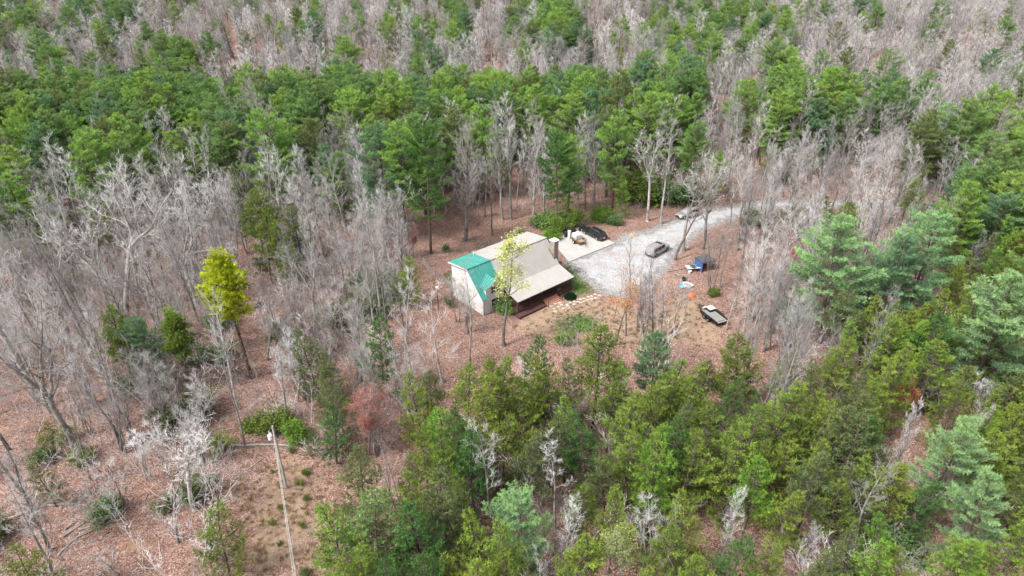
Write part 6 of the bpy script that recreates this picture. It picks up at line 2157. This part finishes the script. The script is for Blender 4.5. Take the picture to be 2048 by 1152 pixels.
q = MB(); q.hexa([(-3.5, -2.1, 2.6), (3.5, -2.1, 2.6), (3.5, 2.1, 2.6), (-3.5, 2.1, 2.6)], [(-3.5, -.05, 3.9), (3.5, -.05, 3.9), (3.5, .05, 3.9), (-3.5, .05, 3.9)]); q.build('roof', plain('blue_grey_metal', (.30, .40, .42), .5), o)
q = MB(); q.box(-.5, .5, -1.84, -1.80, 0, 2.0); q.build('door', M_TRIMW, o)
q = MB(); q.box(1.4, 2.3, -1.84, -1.80, 1.1, 1.9); q.build('window', M_GLASS, o)
p = at(1182, 131)
o = thing('boat_trailer', 'white low trailer beside the far teal shed', 'trailer', p, .05)
q = MB(); q.hexa([(-2.2, -.7, .5), (1.6, -.7, .5), (2.4, 0, .55), (1.6, .7, .5)], [(-2.3, -.9, 1.1), (1.7, -.9, 1.1), (2.8, 0, 1.2), (1.7, .9, 1.1)]); q.build('hull', M_WHITE, o)
wheel(o, -.6, -.8, .33); wheel(o, -.6, .8, .33)
p = at(1005, 62)
o = thing('propane_tank', 'tiny white tank glinting far off among the grey trees', 'tank', p, .4)
q = MB(); q.tube([(-1.1, 0, .9), (-.95, 0, .9), (.95, 0, .9), (1.1, 0, .9)], [.3, .55, .55, .3], 12); q.build('vessel', M_WHITE, o)
for x in (-.6, .6): q = MB(); q.box(x - .1, x + .1, -.4, .4, -.1, .5); q.build('leg', M_STEEL, o)
# clipped round shrub by the porch post and a tan boulder on the drive edge
tmr = TB(); rr_ = np.random.default_rng(5); v_ = nrm(rr_.normal(size=(2600, 3))); v_[:, 2] = np.abs(v_[:, 2]) * .9
tmr.leaves(v_ * rr_.uniform(.40, 1.0, (2600, 1)) ** .6 * np.array([1., 1., .95]) + np.array([0, 0, .05]), rr_, np.full(2600, .16), np.clip(rr_.normal(.45, .18, 2600), 0, 1))
p = at(1140.5, 596)
o = thing('round_shrub', 'clipped dark green ball of a bush at the porch corner post', 'bush', p)
c = link('foliage', tmr.mesh('foliage', [M_LEAF]), o); c.color = (.020, .042, .022, 1)
q = MB(); q.lathe([(.10, -.1), (.08, .3), (.05, .6), (.02, .7)], n=10); q.build('stem', M_PBARK, o)
M_TANROCK = plain('tan_rock', (.52, .28, .14), .9, var=.2)
p = at(1264, 470)
bm = bmesh.new(); bmesh.ops.create_icosphere(bm, subdivisions=2, radius=.5)
for vtx in bm.verts: vtx.co *= 1 + .3 * mnoise.noise(vtx.co * 2.2); vtx.co.z *= .55
me = bpy.data.meshes.new('boulder'); bm.to_mesh(me); bm.free(); me.materials.append(M_TANROCK)
o = link('boulder', me); o.location = p; tag(o, 'small tan boulder at the leafy edge of the gravel drive', 'rock')
# firewood and odds on the porch
o = thing('porch_cushion', 'pale cushion lying on the deck by the stairs', 'cushion', hw(12.9, 3.0, .73), HA)
q = MB(); q.box(-.45, .45, -.25, .25, 0, .16); q.build('pad', M_WHITE, o, bevel=.06)
